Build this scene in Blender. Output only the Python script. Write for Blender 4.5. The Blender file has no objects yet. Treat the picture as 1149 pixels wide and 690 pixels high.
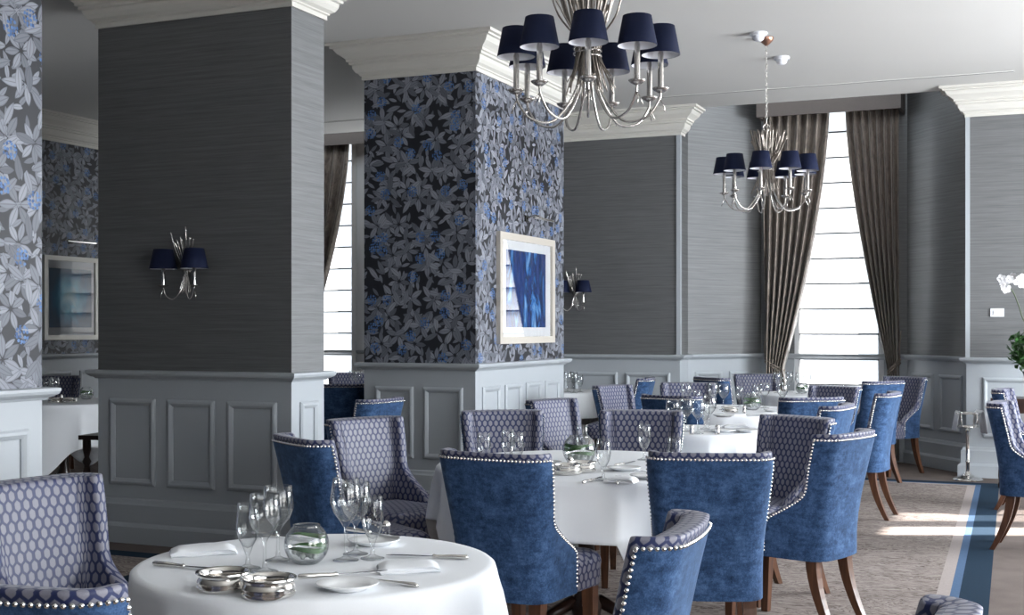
import bpy, math, random
from mathutils import Vector, Matrix
random.seed(7)
S = bpy.context.scene
COL = S.collection
PI = math.pi
R = math.radians

# ------------------------------------------------------------------ camera, world, lights, exposure
YAW = 23.1
FOC = 1420.0
EYE = 1.36
cd = bpy.data.cameras.new('camera')
cam = bpy.data.objects.new('camera', cd)
COL.objects.link(cam)
cam.location = (0, 0, EYE)
cam.rotation_euler = (R(90), 0, R(YAW))
cd.sensor_width = 36
cd.lens = FOC / 1149 * 36
cd.shift_y = 23 / 1149
cd.clip_start = 0.05
cd.clip_end = 200
S.camera = cam
S.view_settings.view_transform = 'Standard'
S.view_settings.look = 'None'
S.view_settings.gamma = 1
S.view_settings.use_curve_mapping = False
S.view_settings.exposure = 0.0
S.cycles.use_denoising = True
S.cycles.max_bounces = 14
S.cycles.diffuse_bounces = 5
S.cycles.transmission_bounces = 12
S.cycles.transparent_max_bounces = 40
S.cycles.caustics_reflective = False
S.cycles.caustics_refractive = False
S.cycles.sample_clamp_indirect = 6

w = bpy.data.worlds.new('sky')
S.world = w
w.use_nodes = True
w.node_tree.nodes['Background'].inputs[0].default_value = (0.86, 0.93, 1.0, 1)
w.node_tree.nodes['Background'].inputs[1].default_value = 3.6

SUN_EL = 30
sl = bpy.data.lights.new('sun', 'SUN')
sl.energy = 48
sl.angle = R(0.7)
sl.color = (1.0, 0.95, 0.88)
so = bpy.data.objects.new('sun', sl)
COL.objects.link(so)
sun_dir = Vector((-0.92 * math.cos(R(SUN_EL)), -0.39 * math.cos(R(SUN_EL)), -math.sin(R(SUN_EL))))
so.rotation_euler = sun_dir.to_track_quat('-Z', 'Y').to_euler()
so.location = (12, 8, 8)

XR = 4.2                         # right wall
WIN_R = [(-0.7, 0.9), (1.5, 3.1), (6.5, 8.1), (8.9, 10.5)]
XN, YS = 2.0, 4.2                # unseen wall stepped in before YS, placed so near windows light the foreground
DAY = 342
DAY_SHARE = (0.12, 0.16, 0.88, 1.28)     # lamp strengths tuned per window; low near viewer keeps pillar fronts dark
for i, (a, b) in enumerate(WIN_R):   # daylight that falls through each right-hand window
    al = bpy.data.lights.new('window_daylight', 'AREA')
    al.shape = 'RECTANGLE'
    al.size = b - a - 0.1
    al.size_y = 2.5
    al.energy = DAY * DAY_SHARE[i]
    al.color = (0.88, 0.94, 1.0)
    ao = bpy.data.objects.new('window_daylight', al)
    COL.objects.link(ao)
    ao.location = ((XN if a < YS else XR) - 0.05, (a + b) / 2, 1.95)
    ao.rotation_euler = Vector((-1, 0, 0)).to_track_quat('-Z', 'Z').to_euler()

SN, CS = math.sin(R(YAW)), math.cos(R(YAW))
def W(lat, dep, z=0.0):
    return Vector((-dep * SN + lat * CS, dep * CS + lat * SN, z))
def P(px, D, z=0.0):
    return W((px - 574.5) / FOC * D, D, z)
def PT(px, py, z):               # point on the horizontal plane z
    D = FOC * (EYE - z) / (py - 368.0)
    return P(px, D, z)
def dirw(f):
    v = W(f[0], f[1]); v.z = 0
    return v.normalized()
def rz_of(v):
    return math.atan2(-v.x, v.y)

# ------------------------------------------------------------------ materials
M = {}
def mat(name):
    m = bpy.data.materials.new(name)
    m.use_nodes = True
    nt = m.node_tree
    b = nt.nodes['Principled BSDF']
    M[name] = m
    return m, nt, b
def nd(nt, typ, **kw):
    n = nt.nodes.new(typ)
    for k, v in kw.items():
        setattr(n, k, v)
    return n
def mth(nt, op, a, b=None, c=None):
    n = nt.nodes.new('ShaderNodeMath'); n.operation = op
    for i, x in enumerate((a, b, c)):
        if x is None: continue
        if isinstance(x, (int, float)): n.inputs[i].default_value = x
        else: nt.links.new(x, n.inputs[i])
    return n.outputs[0]
def mixc(nt, fac, a, b):
    n = nt.nodes.new('ShaderNodeMix'); n.data_type = 'RGBA'
    for i, x in ((0, fac), (6, a), (7, b)):
        if isinstance(x, (int, float)): n.inputs[i].default_value = x
        elif isinstance(x, tuple): n.inputs[i].default_value = (*x[:3], 1)
        else: nt.links.new(x, n.inputs[i])
    return n.outputs[2]
def noise(nt, vec, scale, detail=3, rough=0.5, dist=0.0):
    n = nt.nodes.new('ShaderNodeTexNoise')
    n.inputs['Scale'].default_value = scale; n.inputs['Detail'].default_value = detail
    n.inputs['Roughness'].default_value = rough; n.inputs['Distortion'].default_value = dist
    if vec is not None: nt.links.new(vec, n.inputs['Vector'])
    return n.outputs['Fac']
def ramp(nt, fac, stops):
    n = nt.nodes.new('ShaderNodeValToRGB')
    cr = n.color_ramp
    while len(cr.elements) < len(stops): cr.elements.new(0.5)
    for e, (p, c) in zip(cr.elements, stops):
        e.position = p; e.color = (*c, 1)
    nt.links.new(fac, n.inputs[0])
    return n.outputs[0]
def uvm(nt, sx=1, sy=1, ox=0, oy=0):
    t = nt.nodes.new('ShaderNodeUVMap'); t.uv_map = 'uv'
    mp = nt.nodes.new('ShaderNodeMapping')
    mp.inputs['Scale'].default_value = (sx, sy, 1)
    mp.inputs['Location'].default_value = (ox, oy, 0)
    nt.links.new(t.outputs[0], mp.inputs[0])
    return mp.outputs[0]
def bump(nt, b, h, strength=0.3, dist=0.01):
    n = nt.nodes.new('ShaderNodeBump')
    n.inputs['Strength'].default_value = strength; n.inputs['Distance'].default_value = dist
    nt.links.new(h, n.inputs['Height']); nt.links.new(n.outputs[0], b.inputs['Normal'])
def plain(name, col, rough=0.5, metal=0.0, spec=0.5, var=0.0, vs=20):
    m, nt, b = mat(name)
    b.inputs['Base Color'].default_value = (*col, 1)
    b.inputs['Roughness'].default_value = rough
    b.inputs['Metallic'].default_value = metal
    b.inputs['Specular IOR Level'].default_value = spec
    if var:
        t = nd(nt, 'ShaderNodeTexCoord')
        f = noise(nt, t.outputs['Object'], vs, 4)
        c = mixc(nt, f, tuple(x * (1 - var) for x in col), tuple(min(1, x * (1 + var)) for x in col))
        nt.links.new(c, b.inputs['Base Color'])
    return m

plain('paint', (0.40, 0.43, 0.46), 0.45, var=0.04, vs=3)
plain('plaster', (0.63, 0.61, 0.565), 0.75, spec=0.2, var=0.02, vs=2)
plain('ceiling_paint', (0.64, 0.63, 0.61), 0.85, spec=0.1, var=0.02, vs=1)
plain('frame_white', (0.78, 0.79, 0.80), 0.4)
plain('slot_dark', (0.03, 0.03, 0.03), 0.6)
plain('dark_wall', (0.05, 0.05, 0.055), 0.8, var=0.1)
plain('silver', (0.82, 0.80, 0.77), 0.13, 1.0)
plain('silver_worn', (0.60, 0.57, 0.54), 0.27, 1.0, var=0.15, vs=60)
plain('twig_metal', (0.30, 0.265, 0.235), 0.32, 1.0, var=0.35, vs=80)
plain('steel', (0.75, 0.75, 0.77), 0.16, 1.0)
plain('navy_shade', (0.006, 0.010, 0.034), 0.75, spec=0.2, var=0.15, vs=120)
plain('shade_lining', (0.75, 0.75, 0.80), 0.8, spec=0.1)
plain('copper', (0.45, 0.25, 0.18), 0.3, 0.9)
plain('china', (0.82, 0.83, 0.84), 0.15)
plain('white_plastic', (0.75, 0.76, 0.80), 0.4)
plain('champagne', (0.62, 0.57, 0.50), 0.35, 0.3, var=0.1, vs=90)
plain('frame_ivory', (0.80, 0.78, 0.72), 0.4)
plain('mat_board', (0.80, 0.81, 0.83), 0.9, spec=0.1)
plain('dark_wood', (0.035, 0.018, 0.014), 0.3, var=0.3, vs=15)
plain('leaf', (0.035, 0.11, 0.025), 0.45, var=0.5, vs=30)
plain('leaf_stem', (0.05, 0.07, 0.03), 0.5)
plain('petal', (0.85, 0.84, 0.86), 0.6)
plain('pot', (0.10, 0.10, 0.11), 0.3)
plain('rope', (0.24, 0.20, 0.17), 0.6, var=0.3, vs=200)
plain('pebble', (0.45, 0.48, 0.46), 0.3, var=0.4, vs=60)
plain('sill_white', (0.80, 0.82, 0.84), 0.4)

# grasscloth wallpaper
m, nt, b = mat('grasscloth')
v1 = uvm(nt, 1.4, 60); v2 = uvm(nt, 5, 240, 3, 7); v3 = uvm(nt, 0.8, 0.6)
f = mth(nt, 'ADD', mth(nt, 'MULTIPLY', noise(nt, v1, 1.0, 4, 0.6), 0.6), mth(nt, 'MULTIPLY', noise(nt, v2, 1.0, 2), 0.4))
f = mth(nt, 'ADD', f, mth(nt, 'MULTIPLY', mth(nt, 'SUBTRACT', noise(nt, v3, 2), 0.5), 0.12))
c = ramp(nt, f, [(0.30, (0.135, 0.138, 0.142)), (0.5, (0.19, 0.194, 0.198)), (0.72, (0.245, 0.25, 0.255))])
nt.links.new(c, b.inputs['Base Color'])
b.inputs['Roughness'].default_value = 0.58
b.inputs['Metallic'].default_value = 0.6
b.inputs['Specular IOR Level'].default_value = 0.7
bump(nt, b, f, 0.25, 0.004)

# leafy wallpaper
m, nt, b = mat('floral_wallpaper')
def cells(scale, ox, oy, rnd=0.95):
    v = nd(nt, 'ShaderNodeTexVoronoi', voronoi_dimensions='2D')
    v.inputs['Scale'].default_value = scale; v.inputs['Randomness'].default_value = rnd
    uv = uvm(nt, 0.84, 0.84, ox, oy)
    nt.links.new(uv, v.inputs['Vector'])
    s = nd(nt, 'ShaderNodeVectorMath', operation='SUBTRACT')
    nt.links.new(uv, s.inputs[0]); nt.links.new(v.outputs['Position'], s.inputs[1])
    cs = nd(nt, 'ShaderNodeSeparateColor'); nt.links.new(v.outputs['Color'], cs.inputs[0])
    return s.outputs[0], cs.outputs[0], cs.outputs[1], cs.outputs[2]
def leafmask(x, y, L, wd, x0=0.0):
    fx = mth(nt, 'DIVIDE', mth(nt, 'SUBTRACT', x, x0), L)
    ff = mth(nt, 'ADD', mth(nt, 'DIVIDE', mth(nt, 'ABSOLUTE', y), wd), mth(nt, 'MULTIPLY', fx, fx))
    edge = mth(nt, 'LESS_THAN', ff, 1.0)
    vein = mth(nt, 'LESS_THAN', mth(nt, 'ABSOLUTE', y), wd * 0.10)
    return edge, vein, mth(nt, 'MULTIPLY', ff, edge)
def single(scale, ox, oy, L, wd):
    d, r, g, bl = cells(scale, ox, oy)
    rot = nd(nt, 'ShaderNodeVectorRotate', rotation_type='Z_AXIS')
    nt.links.new(d, rot.inputs['Vector']); nt.links.new(mth(nt, 'MULTIPLY', r, 6.283), rot.inputs['Angle'])
    sp = nd(nt, 'ShaderNodeSeparateXYZ'); nt.links.new(rot.outputs[0], sp.inputs[0])
    e, v, ff = leafmask(sp.outputs[0], sp.outputs[1], L, wd)
    return e, v, ff, g
def rosette(scale, ox, oy, n, L, wd, x0):
    d, r, g, bl = cells(scale, ox, oy, 0.8)
    sp = nd(nt, 'ShaderNodeSeparateXYZ'); nt.links.new(d, sp.inputs[0])
    X, Y = sp.outputs[0], sp.outputs[1]
    rr = mth(nt, 'SQRT', mth(nt, 'ADD', mth(nt, 'MULTIPLY', X, X), mth(nt, 'MULTIPLY', Y, Y)))
    an = mth(nt, 'ADD', mth(nt, 'ARCTAN2', Y, X), mth(nt, 'MULTIPLY', r, 6.283))
    k = 2 * PI / n
    sector = mth(nt, 'FLOOR', mth(nt, 'DIVIDE', an, k))
    a2 = mth(nt, 'SUBTRACT', mth(nt, 'FLOORED_MODULO', an, k), k / 2)
    x = mth(nt, 'MULTIPLY', rr, mth(nt, 'COSINE', a2)); y = mth(nt, 'MULTIPLY', rr, mth(nt, 'SINE', a2))
    e, v, ff = leafmask(x, y, L, wd, x0)
    tone = mth(nt, 'FRACT', mth(nt, 'ADD', g, mth(nt, 'MULTIPLY', sector, 0.37)))
    return e, v, ff, tone
base = (0.010, 0.011, 0.015)
col = mixc(nt, noise(nt, uvm(nt, 1, 1), 9), base, (0.022, 0.024, 0.031))
for lay in (single(15, 5.3, 1.7, 0.036, 0.011), rosette(6.0, 0.4, 2.9, 7, 0.038, 0.0155, 0.046),
            rosette(4.4, 7.7, 8.3, 6, 0.046, 0.0185, 0.052), single(9, 2.2, 6.6, 0.055, 0.017)):
    e, v, ff, g = lay
    lc = ramp(nt, g, [(0.0, (0.10, 0.108, 0.13)), (0.5, (0.19, 0.20, 0.235)), (1.0, (0.28, 0.295, 0.335))])
    lc = mixc(nt, mth(nt, 'MULTIPLY', v, 0.55), lc, (0.07, 0.078, 0.10))
    lc = mixc(nt, mth(nt, 'MULTIPLY', mth(nt, 'GREATER_THAN', ff, 0.80), 0.45), lc, (0.05, 0.055, 0.075))
    col = mixc(nt, e, col, lc)
bd, br, bg, bb = cells(62, 1.1, 3.3, 0.6)
ln = nd(nt, 'ShaderNodeVectorMath', operation='LENGTH'); nt.links.new(bd, ln.inputs[0])
cdst, r2, g2, b2 = cells(5.2, 12.5, 3.1)
ln2 = nd(nt, 'ShaderNodeVectorMath', operation='LENGTH'); nt.links.new(cdst, ln2.inputs[0])
bm_ = mth(nt, 'MULTIPLY', mth(nt, 'LESS_THAN', ln.outputs['Value'], 0.0066), mth(nt, 'LESS_THAN', ln2.outputs['Value'], 0.036))
col = mixc(nt, bm_, col, ramp(nt, br, [(0, (0.03, 0.08, 0.21)), (1, (0.10, 0.20, 0.42))]))
nt.links.new(col, b.inputs['Base Color'])
b.inputs['Roughness'].default_value = 0.45
b.inputs['Specular IOR Level'].default_value = 0.35

# honeycomb upholstery
m, nt, b = mat('honeycomb_fabric')
sp = nd(nt, 'ShaderNodeSeparateXYZ')
nt.links.new(uvm(nt, 1 / 0.034, 1 / 0.060), sp.inputs[0])
def cell(off):
    x = mth(nt, 'SUBTRACT', mth(nt, 'FRACT', mth(nt, 'ADD', sp.outputs[0], off)), 0.5)
    y = mth(nt, 'SUBTRACT', mth(nt, 'FRACT', mth(nt, 'ADD', sp.outputs[1], off)), 0.5)
    ax = mth(nt, 'ABSOLUTE', x); ay = mth(nt, 'MULTIPLY', mth(nt, 'ABSOLUTE', y), 1.55)
    h1 = mth(nt, 'MULTIPLY', ax, 1.08)
    h2 = mth(nt, 'ADD', mth(nt, 'MULTIPLY', ax, 0.52), mth(nt, 'MULTIPLY', ay, 0.82))
    return mth(nt, 'SMOOTH_MAX', h1, h2, 0.14)
d = mth(nt, 'MINIMUM', cell(0.0), cell(0.5))
k = nd(nt, 'ShaderNodeMapRange'); k.inputs[1].default_value = 0.315; k.inputs[2].default_value = 0.375
k.inputs[3].default_value = 1; k.inputs[4].default_value = 0
nt.links.new(d, k.inputs[0])
pat = k.outputs[0]
nz = noise(nt, uvm(nt, 300, 900), 1.0, 2)
lil = mixc(nt, nz, (0.135, 0.134, 0.168), (0.245, 0.243, 0.292))
nav = mixc(nt, nz, (0.011, 0.017, 0.062), (0.022, 0.034, 0.11))
nt.links.new(mixc(nt, pat, nav, lil), b.inputs['Base Color'])
b.inputs['Roughness'].default_value = 0.5
b.inputs['Specular IOR Level'].default_value = 0.4
b.inputs['Sheen Weight'].default_value = 0.10
b.inputs['Sheen Roughness'].default_value = 0.4
bump(nt, b, pat, 0.25, 0.002)

# blue velvet
m, nt, b = mat('velvet')
t = nd(nt, 'ShaderNodeTexCoord')
n1 = noise(nt, t.outputs['Object'], 16, 5, 0.65, 0.4); n2 = noise(nt, t.outputs['Object'], 260, 2)
nm = nd(nt, 'ShaderNodeMapping'); nm.inputs['Scale'].default_value = (14, 14, 60); nt.links.new(t.outputs['Object'], nm.inputs[0])
n3 = noise(nt, nm.outputs[0], 1.0, 3)
n4 = noise(nt, t.outputs['Object'], 75, 4, 0.7)
f = mth(nt, 'ADD', mth(nt, 'ADD', mth(nt, 'MULTIPLY', n1, 0.36), mth(nt, 'MULTIPLY', n2, 0.2)), mth(nt, 'ADD', mth(nt, 'MULTIPLY', n3, 0.16), mth(nt, 'MULTIPLY', n4, 0.28)))
c = ramp(nt, f, [(0.37, (0.010, 0.023, 0.057)), (0.5, (0.032, 0.070, 0.155)), (0.63, (0.080, 0.146, 0.28))])
nt.links.new(c, b.inputs['Base Color'])
b.inputs['Roughness'].default_value = 0.85
b.inputs['Specular IOR Level'].default_value = 0.15
b.inputs['Sheen Weight'].default_value = 0.36
b.inputs['Sheen Roughness'].default_value = 0.35
b.inputs['Sheen Tint'].default_value = (0.48, 0.66, 0.92, 1)
bump(nt, b, n2, 0.2, 0.002)

# leg wood
m, nt, b = mat('leg_wood')
t = nd(nt, 'ShaderNodeTexCoord')
mp = nd(nt, 'ShaderNodeMapping'); mp.inputs['Scale'].default_value = (60, 60, 5); nt.links.new(t.outputs['Object'], mp.inputs[0])
f = noise(nt, mp.outputs[0], 1.0, 4)
nt.links.new(ramp(nt, f, [(0.3, (0.055, 0.022, 0.012)), (0.7, (0.13, 0.056, 0.028))]), b.inputs['Base Color'])
b.inputs['Roughness'].default_value = 0.32

# linen
m, nt, b = mat('linen')
t = nd(nt, 'ShaderNodeTexCoord')
f = noise(nt, t.outputs['Object'], 500, 2)
nt.links.new(mixc(nt, f, (0.76, 0.78, 0.81), (0.82, 0.84, 0.87)), b.inputs['Base Color'])
b.inputs['Roughness'].default_value = 0.8
b.inputs['Specular IOR Level'].default_value = 0.15

# curtain satin
m, nt, b = mat('curtain_satin')
f = noise(nt, uvm(nt, 26, 7), 1.0, 4, 0.6, 1.2)
f2 = noise(nt, uvm(nt, 700, 60), 1.0, 2)
nt.links.new(ramp(nt, mth(nt, 'ADD', mth(nt, 'MULTIPLY', f, 0.7), mth(nt, 'MULTIPLY', f2, 0.3)),
     [(0.38, (0.090, 0.071, 0.060)), (0.6, (0.22, 0.182, 0.150))]), b.inputs['Base Color'])
b.inputs['Roughness'].default_value = 0.38
b.inputs['Metallic'].default_value = 0.25
b.inputs['Sheen Weight'].default_value = 0.3
plain('pelmet_fabric', (0.075, 0.062, 0.056), 0.6, var=0.15, vs=60)

# roman blind: daylight passes through the cloth
m, nt, b = mat('blind_cloth')
tr = nd(nt, 'ShaderNodeBsdfTranslucent'); tr.inputs[0].default_value = (0.86, 0.88, 0.90, 1)
df = nd(nt, 'ShaderNodeBsdfDiffuse'); df.inputs[0].default_value = (0.8, 0.82, 0.84, 1)
mx = nd(nt, 'ShaderNodeMixShader')
uvv = uvm(nt, 4, 0.6)
nt.links.new(mth(nt, 'ADD', 0.18, mth(nt, 'MULTIPLY', noise(nt, uvv, 1.0, 2), 0.3)), mx.inputs[0])
nt.links.new(tr.outputs[0], mx.inputs[1]); nt.links.new(df.outputs[0], mx.inputs[2])
nt.links.new(mx.outputs[0], nt.nodes['Material Output'].inputs[0])
nt.nodes.remove(b)
plain('batten', (0.14, 0.145, 0.155), 0.7)

# thin clear glass: mirror-like and a little darker where seen at a slant
m, nt, b = mat('glass')
gl = nd(nt, 'ShaderNodeBsdfGlossy'); gl.inputs['Roughness'].default_value = 0.015
tp = nd(nt, 'ShaderNodeBsdfTransparent')
lw = nd(nt, 'ShaderNodeLayerWeight'); lw.inputs[0].default_value = 0.5
fc = lw.outputs['Facing']
nt.links.new(mixc(nt, mth(nt, 'POWER', fc, 2.5), (0.985, 0.99, 0.99), (0.50, 0.53, 0.56)), tp.inputs[0])
mx = nd(nt, 'ShaderNodeMixShader')
nt.links.new(mth(nt, 'ADD', 0.055, mth(nt, 'MULTIPLY', mth(nt, 'POWER', fc, 2.6), 0.80)), mx.inputs[0]); nt.links.new(tp.outputs[0], mx.inputs[1]); nt.links.new(gl.outputs[0], mx.inputs[2])
nt.links.new(mx.outputs[0], nt.nodes['Material Output'].inputs[0])
nt.nodes.remove(b)
def panemat(name, ior):
    m, nt, b = mat(name)     # thin glazing: mirror at a slant, clear straight on
    gl = nd(nt, 'ShaderNodeBsdfGlossy'); gl.inputs['Roughness'].default_value = 0.02
    tp = nd(nt, 'ShaderNodeBsdfTransparent')
    fr = nd(nt, 'ShaderNodeFresnel'); fr.inputs[0].default_value = ior
    mx = nd(nt, 'ShaderNodeMixShader')
    nt.links.new(fr.outputs[0], mx.inputs[0]); nt.links.new(tp.outputs[0], mx.inputs[1]); nt.links.new(gl.outputs[0], mx.inputs[2])
    nt.links.new(mx.outputs[0], nt.nodes['Material Output'].inputs[0])
    nt.nodes.remove(b)
panemat('pane_glass', 1.9)
panemat('picture_glass', 1.38)

# carpets
m, nt, b = mat('carpet_plain')
t = nd(nt, 'ShaderNodeTexCoord')
f = mth(nt, 'ADD', mth(nt, 'MULTIPLY', noise(nt, t.outputs['Object'], 220, 3), 0.6), mth(nt, 'MULTIPLY', noise(nt, t.outputs['Object'], 5, 3), 0.4))
nt.links.new(ramp(nt, f, [(0.3, (0.105, 0.085, 0.078)), (0.7, (0.19, 0.16, 0.147))]), b.inputs['Base Color'])
b.inputs['Roughness'].default_value = 0.95; b.inputs['Specular IOR Level'].default_value = 0.1
bump(nt, b, f, 0.3, 0.004)
m, nt, b = mat('carpet_grain')
t = nd(nt, 'ShaderNodeTexCoord')
mp = nd(nt, 'ShaderNodeMapping'); mp.inputs['Rotation'].default_value = (0, 0, R(-20)); mp.inputs['Scale'].default_value = (3.0, 9.0, 1)
nt.links.new(t.outputs['Object'], mp.inputs[0])
f1 = noise(nt, mp.outputs[0], 1.0, 5, 0.62, 1.6)
st = mth(nt, 'ABSOLUTE', mth(nt, 'SINE', mth(nt, 'MULTIPLY', f1, 26)))
f = mth(nt, 'ADD', mth(nt, 'MULTIPLY', st, 0.55), mth(nt, 'MULTIPLY', noise(nt, t.outputs['Object'], 3.0, 4), 0.45))
nt.links.new(ramp(nt, f, [(0.25, (0.095, 0.072, 0.066)), (0.45, (0.20, 0.168, 0.155)), (0.75, (0.30, 0.262, 0.24))]), b.inputs['Base Color'])
b.inputs['Roughness'].default_value = 0.95; b.inputs['Specular IOR Level'].default_value = 0.1
for nm_, c_ in (('carpet_beige', (0.33, 0.29, 0.275)), ('carpet_blue', (0.075, 0.125, 0.215)), ('carpet_navy', (0.014, 0.030, 0.052))):
    plain(nm_, c_, 0.95, spec=0.1, var=0.18, vs=90)

# paintings
def painting(name, stops, sc, dist):
    m, nt, b = mat(name)
    f = noise(nt, uvm(nt, sc[0], sc[1]), 1.0, 6, 0.6, dist)
    nt.links.new(ramp(nt, f, stops), b.inputs['Base Color'])
    b.inputs['Roughness'].default_value = 0.6
painting('painting_blue', [(0.30, (0.005, 0.012, 0.05)), (0.44, (0.01, 0.05, 0.22)), (0.52, (0.012, 0.02, 0.07)), (0.60, (0.03, 0.18, 0.50)), (0.72, (0.35, 0.55, 0.75))], (6.0, 2.2), 1.4)
m, nt, b = mat('painting_teal')
uv = uvm(nt, 1, 1)
sx = nd(nt, 'ShaderNodeSeparateXYZ'); nt.links.new(uv, sx.inputs[0])
nzz = noise(nt, uvm(nt, 5, 3), 1.0, 6, 0.6, 1.0)
dx = mth(nt, 'MULTIPLY', mth(nt, 'SUBTRACT', sx.outputs[0], 10.42), 3.2)
dy = mth(nt, 'MULTIPLY', mth(nt, 'SUBTRACT', sx.outputs[1], 1.68), 3.2)
rr = mth(nt, 'SQRT', mth(nt, 'ADD', mth(nt, 'MULTIPLY', dx, dx), mth(nt, 'MULTIPLY', dy, dy)))
ff = mth(nt, 'ADD', mth(nt, 'SUBTRACT', 1.0, rr), mth(nt, 'MULTIPLY', mth(nt, 'SUBTRACT', nzz, 0.5), 0.8))
nt.links.new(ramp(nt, ff, [(0.0, (0.17, 0.24, 0.33)), (0.25, (0.13, 0.29, 0.46)), (0.6, (0.20, 0.60, 0.78)), (0.95, (0.55, 0.84, 0.92))]), b.inputs['Base Color'])
b.inputs['Roughness'].default_value = 0.6

# ------------------------------------------------------------------ mesh helpers
class MB:
    def __init__(s):
        s.v = []; s.f = []; s.uv = []
    def add(s, vs, fs, uvs=None):
        o = len(s.v)
        s.v += [tuple(x) for x in vs]
        for i, f in enumerate(fs):
            s.f.append(tuple(o + k for k in f))
            s.uv.append(uvs[i] if uvs else None)
        return s
    def box(s, lo, hi):
        (a, b, c), (d, e, f) = lo, hi
        return s.add([(a, b, c), (d, b, c), (d, e, c), (a, e, c), (a, b, f), (d, b, f), (d, e, f), (a, e, f)],
                     [(0, 3, 2, 1), (4, 5, 6, 7), (0, 1, 5, 4), (1, 2, 6, 5), (2, 3, 7, 6), (3, 0, 4, 7)])
    def prism(s, poly, z0, z1):            # counter-clockwise polygon
        n = len(poly)
        vs = [(x, y, z0) for x, y in poly] + [(x, y, z1) for x, y in poly]
        fs = [tuple(range(n - 1, -1, -1)), tuple(range(n, 2 * n))]
        fs += [(i, (i + 1) % n, n + (i + 1) % n, n + i) for i in range(n)]
        return s.add(vs, fs)
    def tube(s, pts, r, n=8, cap=True):
        pts = [Vector(p) for p in pts]
        m = len(pts)
        rs = r if isinstance(r, (list, tuple)) else [r] * m
        prev = None; vs = []
        for i, p in enumerate(pts):
            t = (pts[min(i + 1, m - 1)] - pts[max(i - 1, 0)]).normalized()
            if prev is None:
                a = t.orthogonal().normalized()
            else:
                a = (prev - t * prev.dot(t))
                a = a.normalized() if a.length > 1e-6 else t.orthogonal().normalized()
            prev = a; bb = t.cross(a)
            for k in range(n):
                q = 2 * PI * k / n
                vs.append(p + (a * math.cos(q) + bb * math.sin(q)) * rs[i])
        fs = []
        for i in range(m - 1):
            for k in range(n):
                k2 = (k + 1) % n
                fs.append((i * n + k, i * n + k2, (i + 1) * n + k2, (i + 1) * n + k))
        if cap:
            fs.append(tuple(range(n - 1, -1, -1))); fs.append(tuple((m - 1) * n + k for k in range(n)))
        return s.add(vs, fs)
    def lathe(s, prof, n=24, c=(0, 0, 0), closed=False):
        vs = []; fs = []
        m = len(prof)
        for r, z in prof:
            for k in range(n):
                q = 2 * PI * k / n
                vs.append((c[0] + r * math.cos(q), c[1] + r * math.sin(q), c[2] + z))
        rng = m if closed else m - 1
        for i in range(rng):
            j = (i + 1) % m
            for k in range(n):
                k2 = (k + 1) % n
                fs.append((i * n + k, i * n + k2, j * n + k2, j * n + k))
        if not closed:
            if prof[0][0] > 1e-4: fs.append(tuple(range(n - 1, -1, -1)))
            if prof[-1][0] > 1e-4: fs.append(tuple((m - 1) * n + k for k in range(n)))
        return s.add(vs, fs)
    def sweep(s, prof, path, closed=True, endcaps=True):
        # prof: closed outline of (out, z); path counter-clockwise seen from above with the solid on its left: out = right of travel
        n = len(path); m = len(prof)
        P2 = [Vector(p) for p in path]
        rings = []
        for i in range(n):
            if closed or 0 < i < n - 1:
                d1 = (P2[i] - P2[i - 1]).normalized(); d2 = (P2[(i + 1) % n] - P2[i]).normalized()
            elif i == 0:
                d1 = d2 = (P2[1] - P2[0]).normalized()
            else:
                d1 = d2 = (P2[-1] - P2[-2]).normalized()
            n1 = Vector((d1.y, -d1.x)); n2 = Vector((d2.y, -d2.x))
            b = (n1 + n2); b = b / max(0.2, b.dot(n1))
            rings.append([(P2[i].x + b.x * o, P2[i].y + b.y * o, z) for o, z in prof])
        vs = [p for r_ in rings for p in r_]
        fs = []
        for i in range(n if closed else n - 1):
            j = (i + 1) % n
            for k in range(m):
                k2 = (k + 1) % m
                fs.append((i * m + k, j * m + k, j * m + k2, i * m + k2))
        if not closed and endcaps:
            fs.append(tuple(range(m))); fs.append(tuple((n - 1) * m + k for k in range(m - 1, -1, -1)))
        return s.add(vs, fs)
    def ball(s, c, r, n=10, m=7, sc=(1, 1, 1)):
        prof = [(r * math.sin(PI * i / m), -r * math.cos(PI * i / m)) for i in range(m + 1)]
        vs = []; fs = []
        for i in range(m + 1):
            for k in range(n):
                q = 2 * PI * k / n
                vs.append((c[0] + prof[i][0] * math.cos(q) * sc[0], c[1] + prof[i][0] * math.sin(q) * sc[1], c[2] + prof[i][1] * sc[2]))
        for i in range(m):
            for k in range(n):
                k2 = (k + 1) % n
                fs.append((i * n + k, i * n + k2, (i + 1) * n + k2, (i + 1) * n + k))
        return s.add(vs, fs)
    def grid(s, rows, uvrows=None, wrap=False):
        R_ = len(rows); C_ = len(rows[0]); fs = []; uvs = []
        for i in range(R_ - 1):
            for k in range(C_ if wrap else C_ - 1):
                k2 = (k + 1) % C_
                fs.append((i * C_ + k, i * C_ + k2, (i + 1) * C_ + k2, (i + 1) * C_ + k))
                if uvrows: uvs.append((uvrows[i][k], uvrows[i][k2], uvrows[i + 1][k2], uvrows[i + 1][k]))
        return s.add([p for r_ in rows for p in r_], fs, uvs if uvrows else None)
    def mesh(s, name, m, smooth=False):
        me = bpy.data.meshes.new(name)
        me.from_pydata(s.v, [], s.f)
        me.update()
        ul = me.uv_layers.new(name='uv')
        for p in me.polygons:
            u = s.uv[p.index]
            nrm = p.normal
            ax = max(range(3), key=lambda i: abs(nrm[i]))
            for j, li in enumerate(p.loop_indices):
                if u:
                    ul.data[li].uv = u[j]
                else:
                    co = me.vertices[me.loops[li].vertex_index].co
                    ul.data[li].uv = (co.y, co.z) if ax == 0 else (co.x, co.z) if ax == 1 else (co.x, co.y)
        if m: me.materials.append(M[m])
        if smooth:
            for p in me.polygons: p.use_smooth = True
        return me
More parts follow.
